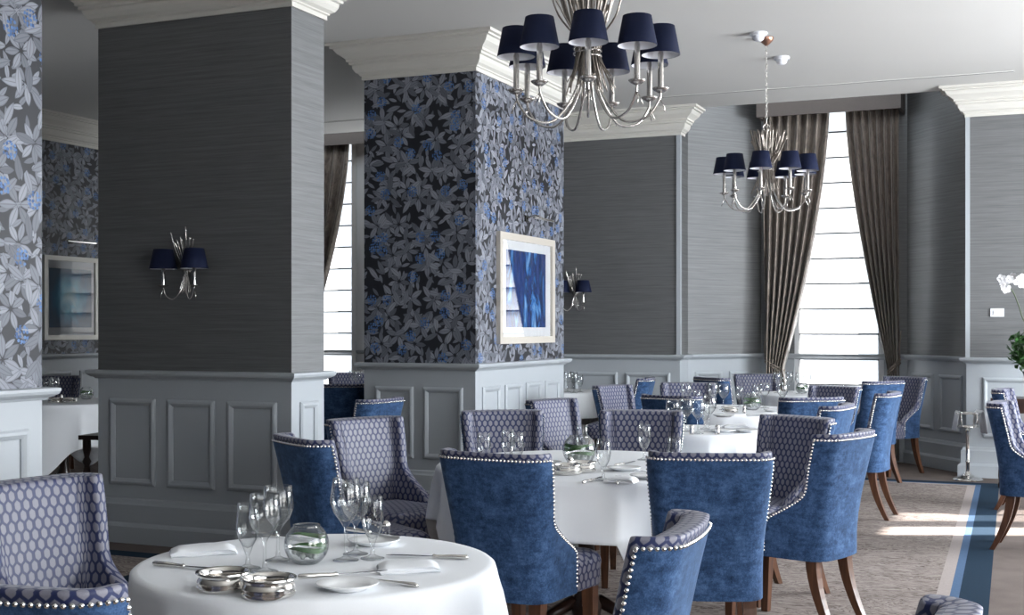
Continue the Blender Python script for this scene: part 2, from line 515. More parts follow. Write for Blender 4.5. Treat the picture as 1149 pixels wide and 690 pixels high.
    def build(s, name, m, parent=None, smooth=False, loc=(0, 0, 0), autos=None):
        me = s.mesh(name, m, smooth)
        o = bpy.data.objects.new(name, me)
        COL.objects.link(o)
        o.parent = parent
        o.location = loc
        if autos is not None:
            me.set_sharp_from_angle(angle=R(autos))
        return o

def setp(o, label=None, cat=None, group=None, kind=None):
    for k, v in (('label', label), ('category', cat), ('group', group), ('kind', kind)):
        if v: o[k] = v
    return o
def thing(name, label, cat, loc=(0, 0, 0), rz=0.0, group=None, kind=None):
    o = bpy.data.objects.new(name, None)
    o.empty_display_size = 0.1
    COL.objects.link(o)
    o.location = loc; o.rotation_euler = (0, 0, rz)
    return setp(o, label, cat, group, kind)
def children(o): return [c for c in COL.objects if c.parent == o]
def dup(root, loc, rz=0.0, label=None, group=None):
    r = root.copy(); COL.objects.link(r)
    r.location = loc; r.rotation_euler = (0, 0, rz)
    if label: r['label'] = label
    if group: r['group'] = group
    for ch in children(root):
        c = ch.copy(); COL.objects.link(c); c.parent = r
        for g in children(ch):
            d = g.copy(); COL.objects.link(d); d.parent = c
    return r
def struct(name, label, cat, loc=(0, 0, 0)):
    return thing(name, label, cat, loc, kind='structure')
def bake(o):
    dg = bpy.context.evaluated_depsgraph_get()
    me = bpy.data.meshes.new_from_object(o.evaluated_get(dg))
    o.modifiers.clear(); old = o.data; o.data = me
    return o
def smoothstep(a, b, x):
    t = max(0, min(1, (x - a) / (b - a))); return t * t * (3 - 2 * t)
def lerp(a, b, t): return a + (b - a) * t

# ------------------------------------------------------------------ room shell
DADO, CROWN, CEIL = 1.09, 3.29, 3.555
YF, XL, YN = 12.3, -9.5, -2.6
CROWN_P = [(-0.02, 3.29), (0.014, 3.29), (0.014, 3.318), (0.026, 3.324), (0.026, 3.332), (0.05, 3.346), (0.066, 3.372), (0.07, 3.398), (0.088, 3.404), (0.088, 3.420),
           (0.104, 3.426), (0.104, 3.442), (0.12, 3.456), (0.155, 3.480), (0.176, 3.512), (0.196, 3.516), (0.196, 3.530), (0.222, 3.534), (0.222, 3.555), (-0.02, 3.555)]
DADO_P = [(-0.02, 1.035), (0.012, 1.035), (0.02, 1.046), (0.034, 1.050), (0.052, 1.062), (0.058, 1.075), (0.058, 1.088), (0.045, 1.092), (-0.02, 1.092)]
BASE_P = [(-0.02, 0), (0.072, 0), (0.072, 0.105), (0.060, 0.118), (0.046, 0.128), (0.046, 0.240), (0.036, 0.252), (0.028, 0.270), (0.016, 0.275), (-0.02, 0.275)]
PANEL_P = [(0.0, -0.002), (0.0, 0.010), (0.010, 0.018), (0.022, 0.020), (0.034, 0.013), (0.042, 0.007), (0.042, -0.002)]  # (inward, out)
def panel_frame(mb, o, d, x0, x1, z0, z1):
    """raised moulding round a panel; o: wall origin (x,y), d: unit direction along it, outward = right of d"""
    o = Vector(o); d = Vector(d); nrm = Vector((d.y, -d.x))
    ring = []
    for (cx, cz, sx, sz) in ((x0, z0, 1, 1), (x1, z0, -1, 1), (x1, z1, -1, -1), (x0, z1, 1, -1)):
        ring.append([(o.x + d.x * (cx + sx * i) + nrm.x * q, o.y + d.y * (cx + sx * i) + nrm.y * q, cz + sz * i) for i, q in PANEL_P])
    m = len(PANEL_P)
    vs = [p for r_ in ring for p in r_]; fs = []
    for i in range(4):
        j = (i + 1) % 4
        for k in range(m):
            k2 = (k + 1) % m
            fs.append((i * m + k, i * m + k2, j * m + k2, j * m + k))
    mb.add(vs, fs)
def panels_on(mb, a, b, spans, z0=0.36, z1=0.91):
    a = Vector(a); b = Vector(b); d = (b - a).normalized()
    for x0, x1 in spans: panel_frame(mb, a, d, x0, x1, z0, z1)
def even(L, n, margin=0.10, gap=0.085):
    wd = (L - 2 * margin - (n - 1) * gap) / n
    return [(margin + i * (wd + gap), margin + i * (wd + gap) + wd) for i in range(n)]

# floor and carpets
fl = MB().box((XL - 0.3, YN - 0.3, -0.1), (XR + 0.3, 13.9, 0)).build('floor', 'carpet_plain')
setp(fl, 'plain taupe carpeted floor of the dining room', 'floor', kind='structure')
def carpet(label, corner, dirx, diry, lx, ly, bands):
    """carpet with its far-right corner at corner; extends lx to the left and ly towards the camera"""
    t = struct('carpet', label, 'carpet', (corner[0], corner[1], 0))
    dx = Vector(dirx).normalized(); dy = Vector(diry).normalized()
    def pt(a, b): v = dx * -a + dy * -b; return (v.x, v.y)
    off = 0.0
    for nm, m_, wd in bands:
        z = 0.004
        mb = MB()
        mb.prism([pt(off, off), pt(lx, off), pt(lx, off + wd), pt(off + wd, off + wd)], 0.0005, z)
        mb.prism([pt(off, off), pt(off + wd, off + wd), pt(off + wd, ly), pt(off, ly)], 0.0005, z)
        mb.build(nm, m_, t); off += wd
    MB().prism([pt(off, off), pt(lx, off), pt(lx, ly), pt(off, ly)], 0.0005, 0.0045).build('field', 'carpet_grain', t)
BND = [('navy_border', 'carpet_navy', 0.145), ('blue_border', 'carpet_blue', 0.045), ('beige_border', 'carpet_beige', 0.065)]
carpet('wood-grain patterned carpet under the tables with navy, blue and beige border', (-0.42, 11.80), (1, 0, 0), (-0.0266, 1, 0), 3.4, 13.5, BND)
carpet('patterned carpet with navy border left of the charcoal pillar', (-4.52, 6.16), (1, 0, 0), (0, 1, 0), 4.8, 7.5, BND[:1])

# ceiling
ce = MB()
ce.box((XL - 0.3, YN - 0.3, CEIL), (XR + 0.3, YF + 0.04, CEIL + 0.12))
ce.box((XL - 0.3, YF + 0.02, 4.1), (XR + 0.3, 13.9, 4.2))
setp(ce.build('ceiling', 'ceiling_paint'), 'flat off-white ceiling over the dining room', 'ceiling', kind='structure')

# far wall: bay on the right (X -3.42..-0.72), wider window recess on the left (X -9.1..-6.3)
BAY = [(-3.42, YF), (-3.42, 12.6), (-2.84, 13.4), (-1.35, 13.4), (-0.72, 12.6), (-0.72, YF)]
LB = [(-9.1, YF), (-9.1, 13.4), (-6.3, 13.4), (-6.3, YF)]
def wall_seg(mb, a, b, z0, z1, th=0.12):
    a = Vector(a); b = Vector(b); d = (b - a).normalized(); n_ = Vector((-d.y, d.x)) * th
    mb.prism([tuple(a), tuple(b), tuple(b + n_), tuple(a + n_)], z0, z1)
wf = struct('wall_far', 'far wall with grey grasscloth above panelled wainscot', 'wall')
up, lo, pm = MB(), MB(), MB()
segs = [((XL, YF), LB[0]), (LB[3], BAY[0]), (BAY[5], (XR, YF))]
for a, b in segs:
    wall_seg(up, a, b, DADO, 4.1); wall_seg(lo, a, b, 0, DADO)
up.build('wallpaper', 'grasscloth', wf); lo.build('wainscot', 'paint', wf)
panels_on(pm, LB[3], BAY[0], [(2.88 - 0.1 - 0.47 * (i + 1) - 0.085 * i, 2.88 - 0.1 - 0.47 * i - 0.085 * i) for i in range(5)])
panels_on(pm, BAY[5], (XR, YF), [(0.14 + 0.62 * i, 0.14 + 0.62 * i + 0.53) for i in range(7)])
pm.build('panel_moulding', 'paint', wf)
tb = MB()
tb.box((-3.455, YF - 0.012, DADO), (-3.412, YF + 0.03, CROWN)); tb.box((-0.728, YF - 0.012, DADO), (-0.690, YF + 0.03, CROWN))
tb.build('corner_bead', 'paint', wf)
for a_path in ([(XL, YF), (LB[0][0], YF)], [LB[3], BAY[0], (-3.42, 12.45)], [(-0.72, 12.45), BAY[5], (XR, YF)]):
    MB().sweep(CROWN_P, a_path, False).build('crown_moulding', 'plaster', wf)
for a_path in ([(XL, YF), LB[0], LB[1], LB[2], LB[3], BAY[0], BAY[1], BAY[2], BAY[3], BAY[4], BAY[5], (XR, YF)],):
    MB().sweep(DADO_P, a_path, False).build('dado_rail', 'paint', wf)
    MB().sweep(BASE_P, a_path, False).build('baseboard', 'paint', wf)

wb = struct('wall_bay', 'splayed bay walls around the curtained window', 'wall')
up, lo, pm = MB(), MB(), MB()
for a, b in (((-3.42, YF + 0.121), BAY[1]), (BAY[1], BAY[2]), (BAY[3], BAY[4]), (BAY[4], (-0.72, YF + 0.121))):
    wall_seg(up, a, b, DADO, 4.1); wall_seg(lo, a, b, 0, DADO)
WX0, WX1, WZ0, WZ1 = -2.49, -1.58, 0.56, 3.95
def window_wall(up, lo, x0, x1, holes, y, z0, z1):
    xs = x0
    for a, b in holes + [(x1, x1)]:
        if a - xs > 1e-3:
            up.box((xs, y, DADO), (a, y + 0.12, 4.1)); lo.box((xs, y, 0), (a, y + 0.12, DADO))
        if b > a:
            lo.box((a, y, 0), (b, y + 0.12, z0)); up.box((a, y, z1), (b, y + 0.12, 4.1))
        xs = b
window_wall(up, lo, BAY[2][0], BAY[3][0], [(WX0, WX1)], 13.4, WZ0, WZ1)
L_sp = math.hypot(0.58, 0.8)
panels_on(pm, BAY[1], BAY[2], even(L_sp, 2, 0.09, 0.10)); panels_on(pm, BAY[3], BAY[4], even(math.hypot(0.63, 0.8), 2, 0.09, 0.10))
up.build('wallpaper', 'grasscloth', wb); lo.build('wainscot', 'paint', wb); pm.build('panel_moulding', 'paint', wb)

wl2 = struct('wall_recess', 'window recess in the far wall behind the pillars', 'wall')
up, lo = MB(), MB()
for a, b in (((LB[0][0], YF + 0.121), LB[1]), (LB[2], (LB[3][0], YF + 0.121))):
    wall_seg(up, a, b, DADO, 4.1); wall_seg(lo, a, b, 0, DADO)
window_wall(up, lo, LB[1][0], LB[2][0], [(-8.85, -7.79), (-7.55, -6.5)], 13.4, WZ0, WZ1)
up.build('wallpaper', 'grasscloth', wl2); lo.build('wainscot', 'paint', wl2)

# left wall
wl = struct('wall_left', 'left wall with dark leafy wallpaper and wainscot', 'wall')
MB().box((XL - 0.12, YN, DADO), (XL, YF, 3.6)).build('wallpaper', 'floral_wallpaper', wl)
MB().box((XL - 0.12, YN, 0), (XL, YF, DADO)).build('wainscot', 'paint', wl)
pm = MB(); panels_on(pm, (XL, YN), (XL, YF), [(0.2 + 0.72 * i, 0.2 + 0.72 * i + 0.6) for i in range(20)]); pm.build('panel_moulding', 'paint', wl)
for nm, pr, m_ in (('crown_moulding', CROWN_P, 'plaster'), ('dado_rail', DADO_P, 'paint'), ('baseboard', BASE_P, 'paint')):
    MB().sweep(pr, [(XL, YN), (XL, YF)], False).build(nm, m_, wl)

# near wall and right wall (behind and beside the camera)
setp(MB().box((XL - 0.12, YN - 0.12, 0), (XR + 0.12, YN, 3.6)).build('wall_near', 'dark_wall'), 'dark wall behind the viewer', 'wall', kind='structure')
wr = struct('wall_right', 'right wall of tall blind-covered windows', 'wall')
up, lo = MB(), MB()
SLIT = [(10.80, 11.20), (11.44, 12.12)]  # sun gaps; the farther one is added for the fainter floor stripe
def right_wall(x, y0, y1, holes):
    ys = y0
    for a, b in holes + [(y1, y1)]:
        up.box((x, ys, DADO), (x + 0.12, a, 4.1)); lo.box((x, ys, 0), (x + 0.12, a, DADO))
        if b > a:
            lo.box((x, a, 0), (x + 0.12, b, 0.35)); up.box((x, a, 3.35), (x + 0.12, b, 4.1))
        ys = b
right_wall(XN, YN, YS, WIN_R[:2])
right_wall(XR, YS + 0.12, 13.6, WIN_R[2:] + SLIT)
up.box((XN, YS, DADO), (XR + 0.12, YS + 0.12, 4.1)); lo.box((XN, YS, 0), (XR + 0.12, YS + 0.12, DADO))
up.build('wallpaper', 'grasscloth', wr); lo.build('wainscot', 'paint', wr)
gr = MB()
y = SLIT[1][0] + 0.02
while y < SLIT[1][1]:
    gr.box((XR + 0.05, y, 0.35), (XR + 0.065, y + 0.016, 3.35)); y += 0.044
gr.build('window_grille', 'frame_white', wr)  # unseen bars added to dim the sun through the farther slit

def roman_blind(t, x0, x1, y, z0, z1, lines, axis='x'):
    mb = MB(); bt = MB()
    zz = [z0] + [z for z in lines if z0 < z < z1] + [z1]
    rows, uvr = [], []
    for i in range(len(zz) - 1):
        h = zz[i + 1] - zz[i]
        for q in (0.0, 0.04, 0.3, 0.7, 1.0):
            z = zz[i] + h * q
            dy = -0.018 * math.sin(PI * min(1, q * 1.0)) - (0.01 if q == 0.04 else 0)
            rows.append([((x0, y + dy, z), (x1, y + dy, z)) if axis == 'x' else ((y + dy, x0, z), (y + dy, x1, z))][0])
            uvr.append(((x0, z), (x1, z)))
        if i: 
            if axis == 'x': bt.box((x0, y - 0.012, zz[i] - 0.008), (x1, y - 0.002, zz[i] + 0.008))
            else: bt.box((y - 0.012, x0, zz[i] - 0.006), (y - 0.002, x1, zz[i] + 0.006))
    mb.grid([list(r_) for r_ in rows], [list(u) for u in uvr])
    o = mb.build('blind', 'blind_cloth', t, smooth=True)
    bt.build('batten', 'batten', o)
LINES = [1.034 + 0.2625 * i for i in range(-3, 13)]
def pane(t, name, q, m_='pane_glass'):           # one sheet of glazing
    return MB().add(q, [(0, 1, 2, 3)]).build(name, m_, t)
def window(name, label, x0, x1, y, bl=None):
    t = struct(name, label, 'window', (0, 0, 0))
    fr_ = MB()
    for (a, b, c, d) in ((x0, x0 + 0.06, WZ0, WZ1), (x1 - 0.06, x1, WZ0, WZ1), (x0, x1, WZ0, WZ0 + 0.06), (x0, x1, WZ1 - 0.06, WZ1)):
        fr_.box((a, y + 0.02, c), (b, y + 0.10, d))
    fr_.build('window_frame', 'frame_white', t)
    MB().box((x0 - 0.04, y - 0.10, WZ0 - 0.035), (x1 + 0.04, y + 0.03, WZ0)).build('window_sill', 'sill_white', t)
    pane(t, 'pane', [(x0 + 0.05, y + 0.085, WZ0 + 0.05), (x1 - 0.05, y + 0.085, WZ0 + 0.05), (x1 - 0.05, y + 0.085, WZ1 - 0.05), (x0 + 0.05, y + 0.085, WZ1 - 0.05)])
    b0, b1 = bl or (x0 + 0.05, x1 - 0.05)
    roman_blind(t, b0, b1, y + 0.03, WZ0 + 0.02, WZ1 - 0.03, LINES)
window('window_1', 'bright bay window with white roman blind between brown curtains', WX0, WX1, 13.4, (WX0 + 0.05, WX1 - 0.05))
window('window_2', 'left sash of the window seen between the two pillars', -8.85, -7.79, 13.4)
window('window_3', 'right sash of the window behind the leafy pillar', -7.55, -6.5, 13.4)
MBm = MB().box((-7.80, 13.34, WZ0), (-7.745, 13.41, WZ1)); MBm.box((-7.745, 13.37, WZ0), (-7.64, 13.41, WZ1)); MBm.box((-7.64, 13.355, WZ0), (-7.61, 13.41, WZ1)); MBm.box((-7.59, 13.34, WZ0), (-7.54, 13.41, WZ1))
setp(MBm.build('trim_1', 'frame_white'), 'white moulded window architrave between the two pillars', 'trim', kind='structure')
for i, (a, b) in enumerate(WIN_R):
    t = struct('window_%d' % (i + 4), 'tall window with white roman blind in the right wall', 'window')
    xw = XN if a < YS else XR
    fr_ = MB()
    for (p, q, c, d) in ((a, a + 0.06, 0.35, 3.35), (b - 0.06, b, 0.35, 3.35), (a, b, 0.35, 0.41), (a, b, 3.29, 3.35)):
        fr_.box((xw + 0.03, p, c), (xw + 0.10, q, d))
    fr_.build('window_frame', 'frame_white', t)
    roman_blind(t, a + 0.05, b - 0.05, xw + 0.05, 0.40, 3.30, LINES, 'y')

# linear slot diffusers in the ceiling
for nm, x0, x1, lab in (('s', -3.42, -0.30, 'long dark slot diffuser in the ceiling before the bay'), ('s', -9.0, -6.4, 'dark slot diffuser in the ceiling between the pillars')):
    t = thing('slot_diffuser', lab, 'air vent', ((x0 + x1) / 2, 11.63, CEIL))
    hw = (x1 - x0) / 2
    MB().box((-hw, -0.012, -0.004), (hw, 0.012, 0.002)).build('slot', 'slot_dark', t)
    MB().box((-hw - 0.01, 0.012, -0.005), (hw + 0.01, 0.03, 0.002)).box((-hw - 0.01, -0.03, -0.005), (hw + 0.01, -0.012, 0.002)).build('trim', 'ceiling_paint', t)

# pillars
def pillar(label, x0, x1, y0, y1, paper, nfx, nfy):
    t = struct('pillar', label, 'pillar')
    MB().box((x0, y0, DADO), (x1, y1, CEIL)).build('wallpaper', paper, t)
    MB().box((x0, y0, 0), (x1, y1, DADO)).build('wainscot', 'paint', t)
    path = [(x0, y0), (x1, y0), (x1, y1), (x0, y1)]
    for nm, pr, m_ in (('crown_moulding', CROWN_P, 'plaster'), ('dado_rail', DADO_P, 'paint'), ('baseboard', BASE_P, 'paint')):
        MB().sweep(pr, path).build(nm, m_, t)
    pm = MB()
    panels_on(pm, path[0], path[1], nfx); panels_on(pm, path[1], path[2], nfy)
    panels_on(pm, path[2], path[3], nfx); panels_on(pm, path[3], path[0], nfy)
    pm.build('panel_moulding', 'paint', t)
    MB().box((x1 - 0.012, y0 - 0.003, DADO), (x1 + 0.003, y0 + 0.012, CROWN)).build('corner_bead', paper, t)
    return t
pillar('broad pillar of charcoal grasscloth with a wall sconce', -5.665, -4.20, 6.47, 6.84, 'grasscloth', even(1.465, 3, 0.10, 0.095), [(0.09, 0.29)])
pillar('deep pillar of leafy blue wallpaper with a framed painting', -4.935, -3.98, 8.63, 10.5, 'floral_wallpaper', even(0.955, 2, 0.10, 0.085), even(1.87, 4, 0.12, 0.10))
pillar('nearest pillar of pale leafy wallpaper at the left edge', -5.2, -4.2, 2.4, 4.43, 'floral_wallpaper', even(1.0, 2, 0.1, 0.09), even(2.03, 4, 0.09, 0.09))

# ------------------------------------------------------------------ curtains
def curtain(name, label, x_out_t, x_in_t, x_out_b, x_in_b, y, zt, ztie, group, folds=7):
    """inner edge sweeps from the top middle to the tie-back at the outer side, then falls to the floor"""
    t = thing(name, label, 'curtain', (x_out_t, y, 0.02), group=group)
    rows, uvr = [], []
    N = folds * 14
    for i in range(61):
        q = i / 60
        z = zt + (0.03 - zt) * q
        if z > ztie:
            k = (zt - z) / (zt - ztie)
            kk = k ** 1.55
            xo = lerp(x_out_t, x_out_b, k ** 3); xi = lerp(x_in_t, x_in_b, kk)
        else:
            k = min(1, (ztie - z) / 0.5)
            xo = x_out_b; xi = lerp(x_in_b, x_in_b + (x_in_t - x_in_b) * 0.12, math.sqrt(k))
        wd = abs(xi - xo)
        row, ur = [], []
        for j in range(N + 1):
            s_ = j / N
            amp = 0.030 + 0.035 * smoothstep(0.8, 0.2, wd / abs(x_in_t - x_out_t))
            ph = s_ * folds * 2 * PI + 0.5 * math.sin(z * 1.7 + s_ * 5)
            yy = amp * math.sin(ph) + 0.3 * amp * math.sin(2 * ph + 1)
            row.append((lerp(xo, xi, s_) - x_out_t, yy - 0.02 * (1 - s_), z - 0.02)); ur.append((s_ * 1.1, z))
        rows.append(row); uvr.append(ur)
    o = MB().grid(rows, uvr).build('drape', 'curtain_satin', t, smooth=True)
    md = o.modifiers.new('th', 'SOLIDIFY'); md.thickness = 0.006
    mb = MB()
    xm = (x_out_b + x_in_b) / 2 - x_out_t; hw = abs(x_in_b - x_out_b) / 2 + 0.015
    for dz in (0, 0.03):
        mb.tube([(xm + hw * math.cos(a), 0.085 * math.sin(a), ztie + dz + 0.06 * math.cos(a) * (1 if x_out_b > x_in_b else -1)) for a in [2 * PI * i / 24 for i in range(25)]], 0.011, 6)
    sgn = 1 if x_out_b > x_in_b else -1
    mb.tube([(xm + hw * sgn, 0, ztie + 0.08), (xm + hw * sgn * 0.99, -0.05, ztie + 0.22), (xm + hw * sgn * 1.02, 0.06, ztie + 0.38)], 0.008, 6)
    mb.build('tie_back', 'rope', t, smooth=True)
    return t
curtain('curtain', 'left brown satin curtain of the bay window, tied back', -2.76, -2.09, -2.73, -2.56, 13.16, 3.60, 0.93, 'tied curtains', 7)
curtain('curtain', 'right brown satin curtain of the bay window, tied back', -1.41, -1.93, -1.41, -1.50, 13.16, 3.60, 0.93, 'tied curtains', 7)
curtain('curtain', 'brown satin curtain glimpsed between the two pillars', -8.75, -7.72, -8.70, -8.42, 13.16, 3.60, 0.93, 'tied curtains', 7)
def pelmet(label, x0, x1):
    t = thing('pelmet', label, 'pelmet', ((x0 + x1) / 2, 13.2, 3.53)); hw = (x1 - x0) / 2
    MB().box((-hw, -0.22, 0), (hw, -0.195, 0.40)).build('front_board', 'pelmet_fabric', t)
    for s_ in (-1, 1): MB().box((min(s_ * hw, s_ * (hw - 0.025)), -0.195, 0), (max(s_ * hw, s_ * (hw - 0.025)), 0.19, 0.40)).build('side_board', 'pelmet_fabric', t)
    MB().box((-hw + 0.025, -0.195, 0.37), (hw - 0.025, 0.19, 0.40)).build('top_board', 'pelmet_fabric', t)
pelmet('brown fabric pelmet box above the bay window curtains', -2.80, -1.37)
pelmet('brown pelmet over the window between the two pillars', -8.9, -6.45)

# ------------------------------------------------------------------ chair
CZ0, CZ1 = 0.345, 0.905
def c_w(z): return 0.198 + 0.032 * smoothstep(0.45, 0.9, z)
def c_yb(z):
    t = max(0, (z - 0.42) / (CZ1 - 0.42)); return -0.235 - 0.085 * t ** 1.5
def c_yf(z): return lerp(0.055, c_yb(z) + 0.105, smoothstep(0.485, 0.66, z) ** 0.8)
RC = 0.085
def c_path(z):
    w_, yb, yf = c_w(z), c_yb(z), c_yf(z)
    pts = []
    bul = 0.022
    for i in range(13):
        x = (w_ - RC) * i / 12
        pts.append((x, yb - bul * (1 - (x / w_) ** 2) + bul * (1 - ((w_ - RC) / w_) ** 2) * 0))
    y0 = pts[-1][1]
    for i in range(1, 9):
        a = PI / 2 * i / 8
        pts.append((w_ - RC + RC * math.sin(a), y0 + RC * (1 - math.cos(a))))
    if yf > pts[-1][1] + 0.005:
        ye = pts[-1][1]
        for i in range(1, 9): pts.append((w_, lerp(ye, yf, i / 8)))
    L = [0]
    for i in range(1, len(pts)): L.append(L[-1] + math.hypot(pts[i][0] - pts[i - 1][0], pts[i][1] - pts[i - 1][1]))
    return pts, L
def c_at(z, s_):
    pts, L = c_path(z)
    a = abs(s_); sg = 1 if s_ >= 0 else -1
    a = min(a, L[-1] - 1e-6)
    for i in range(1, len(L)):
        if L[i] >= a: break
    t = (a - L[i - 1]) / (L[i] - L[i - 1])
    x = lerp(pts[i - 1][0], pts[i][0], t); y = lerp(pts[i - 1][1], pts[i][1], t)
    dx, dy = pts[i][0] - pts[i - 1][0], pts[i][1] - pts[i - 1][1]
    n_ = math.hypot(dx, dy); nx, ny = dy / n_, -dx / n_
    return sg * x, y, sg * nx, ny
def c_len(z): return c_path(z)[1][-1]

def chair_proto():
    # padded shell
    zs = [0.345, 0.36, 0.42, 0.47, 0.49, 0.51, 0.53, 0.55, 0.575, 0.60, 0.63, 0.66, 0.70, 0.76, 0.82, 0.87, 0.893, 0.905]
    NC = 28
    mb = MB(); ring_rows = []
    for z in zs:
        Lm = c_len(z); O, I = [], []
        for k in range(NC + 1):
            f = -1 + 2 * k / NC
            s_ = f * Lm
            x, y, nx, ny = c_at(z, s_)
            T = lerp(0.072, 0.048, smoothstep(0.5, 0.95, abs(f)))
            O.append(((x, y, z), (s_, z))); I.append(((x - nx * T, y - ny * T, z - (0.012 if z > 0.9 else 0)), (s_, z + 0.01)))
        ring_rows.append(O + I[::-1])
    rows = [[p for p, u in r_] for r_ in ring_rows]
    n = len(rows[0])
    vs = [p for r_ in rows for p in r_]; fs = []; uvs = []
    for i in range(len(zs) - 1):
        for k in range(n):
            k2 = (k + 1) % n
            fs.append((i * n + k, i * n + k2, (i + 1) * n + k2, (i + 1) * n + k))
            q = [ring_rows[i][k][1], ring_rows[i][k2][1], ring_rows[i + 1][k2][1], ring_rows[i + 1][k][1]]
            if k == NC or k == n - 1:      # front edges of the wings
                a, c_ = q[0], q[3]
                q = [(a[0], a[1]), (a[0] + 0.05, a[1]), (c_[0] + 0.05, c_[1]), (c_[0], c_[1])]
            uvs.append(tuple(q))
    top = (len(zs) - 1) * n
    for base_, flip in ((0, True), (top, False)):
        for k in range(NC):
            a, b_, c_, d_ = base_ + k, base_ + k + 1, base_ + n - 2 - k, base_ + n - 1 - k
            u0, u1 = ring_rows[-1][k][1], ring_rows[-1][k + 1][1]
            q = [(u0[0], u0[1]), (u1[0], u1[1]), (u1[0], u1[1] + 0.06), (u0[0], u0[1] + 0.06)]
            f_ = (a, b_, c_, d_)
            if flip: f_ = f_[::-1]; q = q[::-1]
            fs.append(f_); uvs.append(tuple(q))
    mb.add(vs, fs, uvs)
    back = mb.build('backrest', 'honeycomb_fabric', None, smooth=True)
    md = back.modifiers.new('s', 'SUBSURF'); md.levels = 1; md.render_levels = 1
    # velvet cover on the outside, inside the row of nailheads
    MG = 0.030
    zt = CZ1 - MG
    zv = [0.340, 0.36, 0.40, 0.44, 0.47] + [0.47 + (zt - 0.47) * i / 16 for i in range(1, 17)]
    rows, uvr = [], []
    NV = 30
    def vf(z): 
        return max(c_len(z) - 0.026 - 0.012 * smoothstep(0.5, 0.56, z) * smoothstep(0.66, 0.6, z), 0.1)
    for z in zv:
        Lm = vf(z)
        O, I = [], []
        for k in range(NV + 1):
            s_ = Lm * (-1 + 2 * k / NV)
            x, y, nx, ny = c_at(z, s_)
            O.append((x + nx * 0.006, y + ny * 0.006, z)); I.append((x - nx * 0.008, y - ny * 0.008, z))
        rows.append(O + I[::-1])
    mb = MB().grid(rows, None, True)
    n = len(rows[0])
    last = len(rows) - 1
    mb.f.append(tuple(last * n + k for k in range(n))); mb.uv.append(None)
    mb.f.append(tuple(k for k in range(n - 1, -1, -1))); mb.uv.append(None)
    vel = mb.build('velvet_cover', 'velvet', None, smooth=True, autos=50)
    # nailheads
    line = []
    zz = [0.352 + (zt - 0.352) * i / 60 for i in range(61)]
    for sg in (1, -1):
        seq = [(z, sg * vf(z)) for z in zz]
        line.append(seq)
    line.append([(zt, vf(zt) * (1 - 2 * i / 60)) for i in range(61)])
    nb = MB()
    for seq in line:
        acc = 0.0; prev = None
        for i in range(len(seq)):
            (z, s_) = seq[i]
            x, y, nx, ny = c_at(z, s_)
            p = Vector((x + nx * 0.006, y + ny * 0.006, z)); n_ = Vector((nx, ny, 0))
            if prev is not None:
                seg = (p - prev[0]).length
                while acc + seg >= 0.0155 and seg > 1e-6:
                    t = (0.0155 - acc) / seg
                    c_ = prev[0].lerp(p, t); nn = prev[1].lerp(n_, t).normalized()
                    tz = Vector((0, 0, 1)); tx = nn.cross(tz)
                    vs = [c_ + (tx * math.cos(a) + tz * math.sin(a)) * 0.0058 for a in [PI / 3 * q for q in range(6)]]
                    vs += [c_ + (tx * math.cos(a) + tz * math.sin(a)) * 0.0036 + nn * 0.0036 for a in [PI / 3 * q for q in range(6)]] + [c_ + nn * 0.0048]
                    nb.add(vs, [(q, (q + 1) % 6, 6 + (q + 1) % 6, 6 + q) for q in range(6)] + [(6 + q, 6 + (q + 1) % 6, 12) for q in range(6)])
                    prev = (c_, nn); seg = (p - c_).length; acc = 0
                acc += seg
            prev = (p, n_)
    nails = nb.build('nailhead_trim', 'silver', None, smooth=True)
    # seat
    def rrect(hwf, hwb, y0, y1, rc, ins, n=6):
        pts = []
        hf, hb = hwf - ins, hwb - ins; a0, a1 = y0 + ins, y1 - ins; rc = max(0.01, rc - ins * 0.5)
        for (cx, cy, st) in ((hf - rc, a1 - rc, 0), (-(hf - rc), a1 - rc, 1), (-(hb - rc), a0 + rc, 2), (hb - rc, a0 + rc, 3)):
            for i in range(n + 1):
                a = PI / 2 * (st + i / n)
                pts.append((cx + rc * math.cos(a), cy + rc * math.sin(a)))
        return pts
    prof = [(0.02, 0.338), (0.004, 0.34), (0.0, 0.35), (0.0, 0.40), (-0.004, 0.43), (0.0, 0.45), (0.012, 0.467), (0.03, 0.477), (0.07, 0.485), (0.12, 0.489), (0.185, 0.490)]
    rows, uvr = [], []
    per = None
    for ins, z in prof:
        pts = rrect(0.208, 0.19, -0.21, 0.265, 0.055, ins)
        if per is None:
            per = [0]
            for i in range(1, len(pts) + 1):
                a, b_ = pts[i - 1], pts[i % len(pts)]
                per.append(per[-1] + math.hypot(a[0] - b_[0], a[1] - b_[1]))
        rows.append([(x, y, z) for x, y in pts])
    mb = MB()
    nn = len(rows[0]); fs = []; uvs = []
    for i in range(len(rows) - 1):
        for k in range(nn):
            k2 = (k + 1) % nn
            fs.append((i * nn + k, i * nn + k2, (i + 1) * nn + k2, (i + 1) * nn + k))
            if prof[i + 1][1] <= 0.455: uvs.append(((per[k], prof[i][1]), (per[k + 1], prof[i][1]), (per[k + 1], prof[i + 1][1]), (per[k], prof[i + 1][1])))
            else: uvs.append(tuple((p[0], p[1]) for p in (rows[i][k], rows[i][k2], rows[i + 1][k2], rows[i + 1][k])))
    mb.add([p for r_ in rows for p in r_], fs, uvs)
    mb.f.append(tuple(range(nn - 1, -1, -1))); mb.uv.append(None)
    mb.f.append(tuple((len(rows) - 1) * nn + k for k in range(nn))); mb.uv.append(tuple((p[0], p[1]) for p in rows[-1]))
    seat = mb.build('seat', 'honeycomb_fabric', None, smooth=True)
    # legs
    legs = []
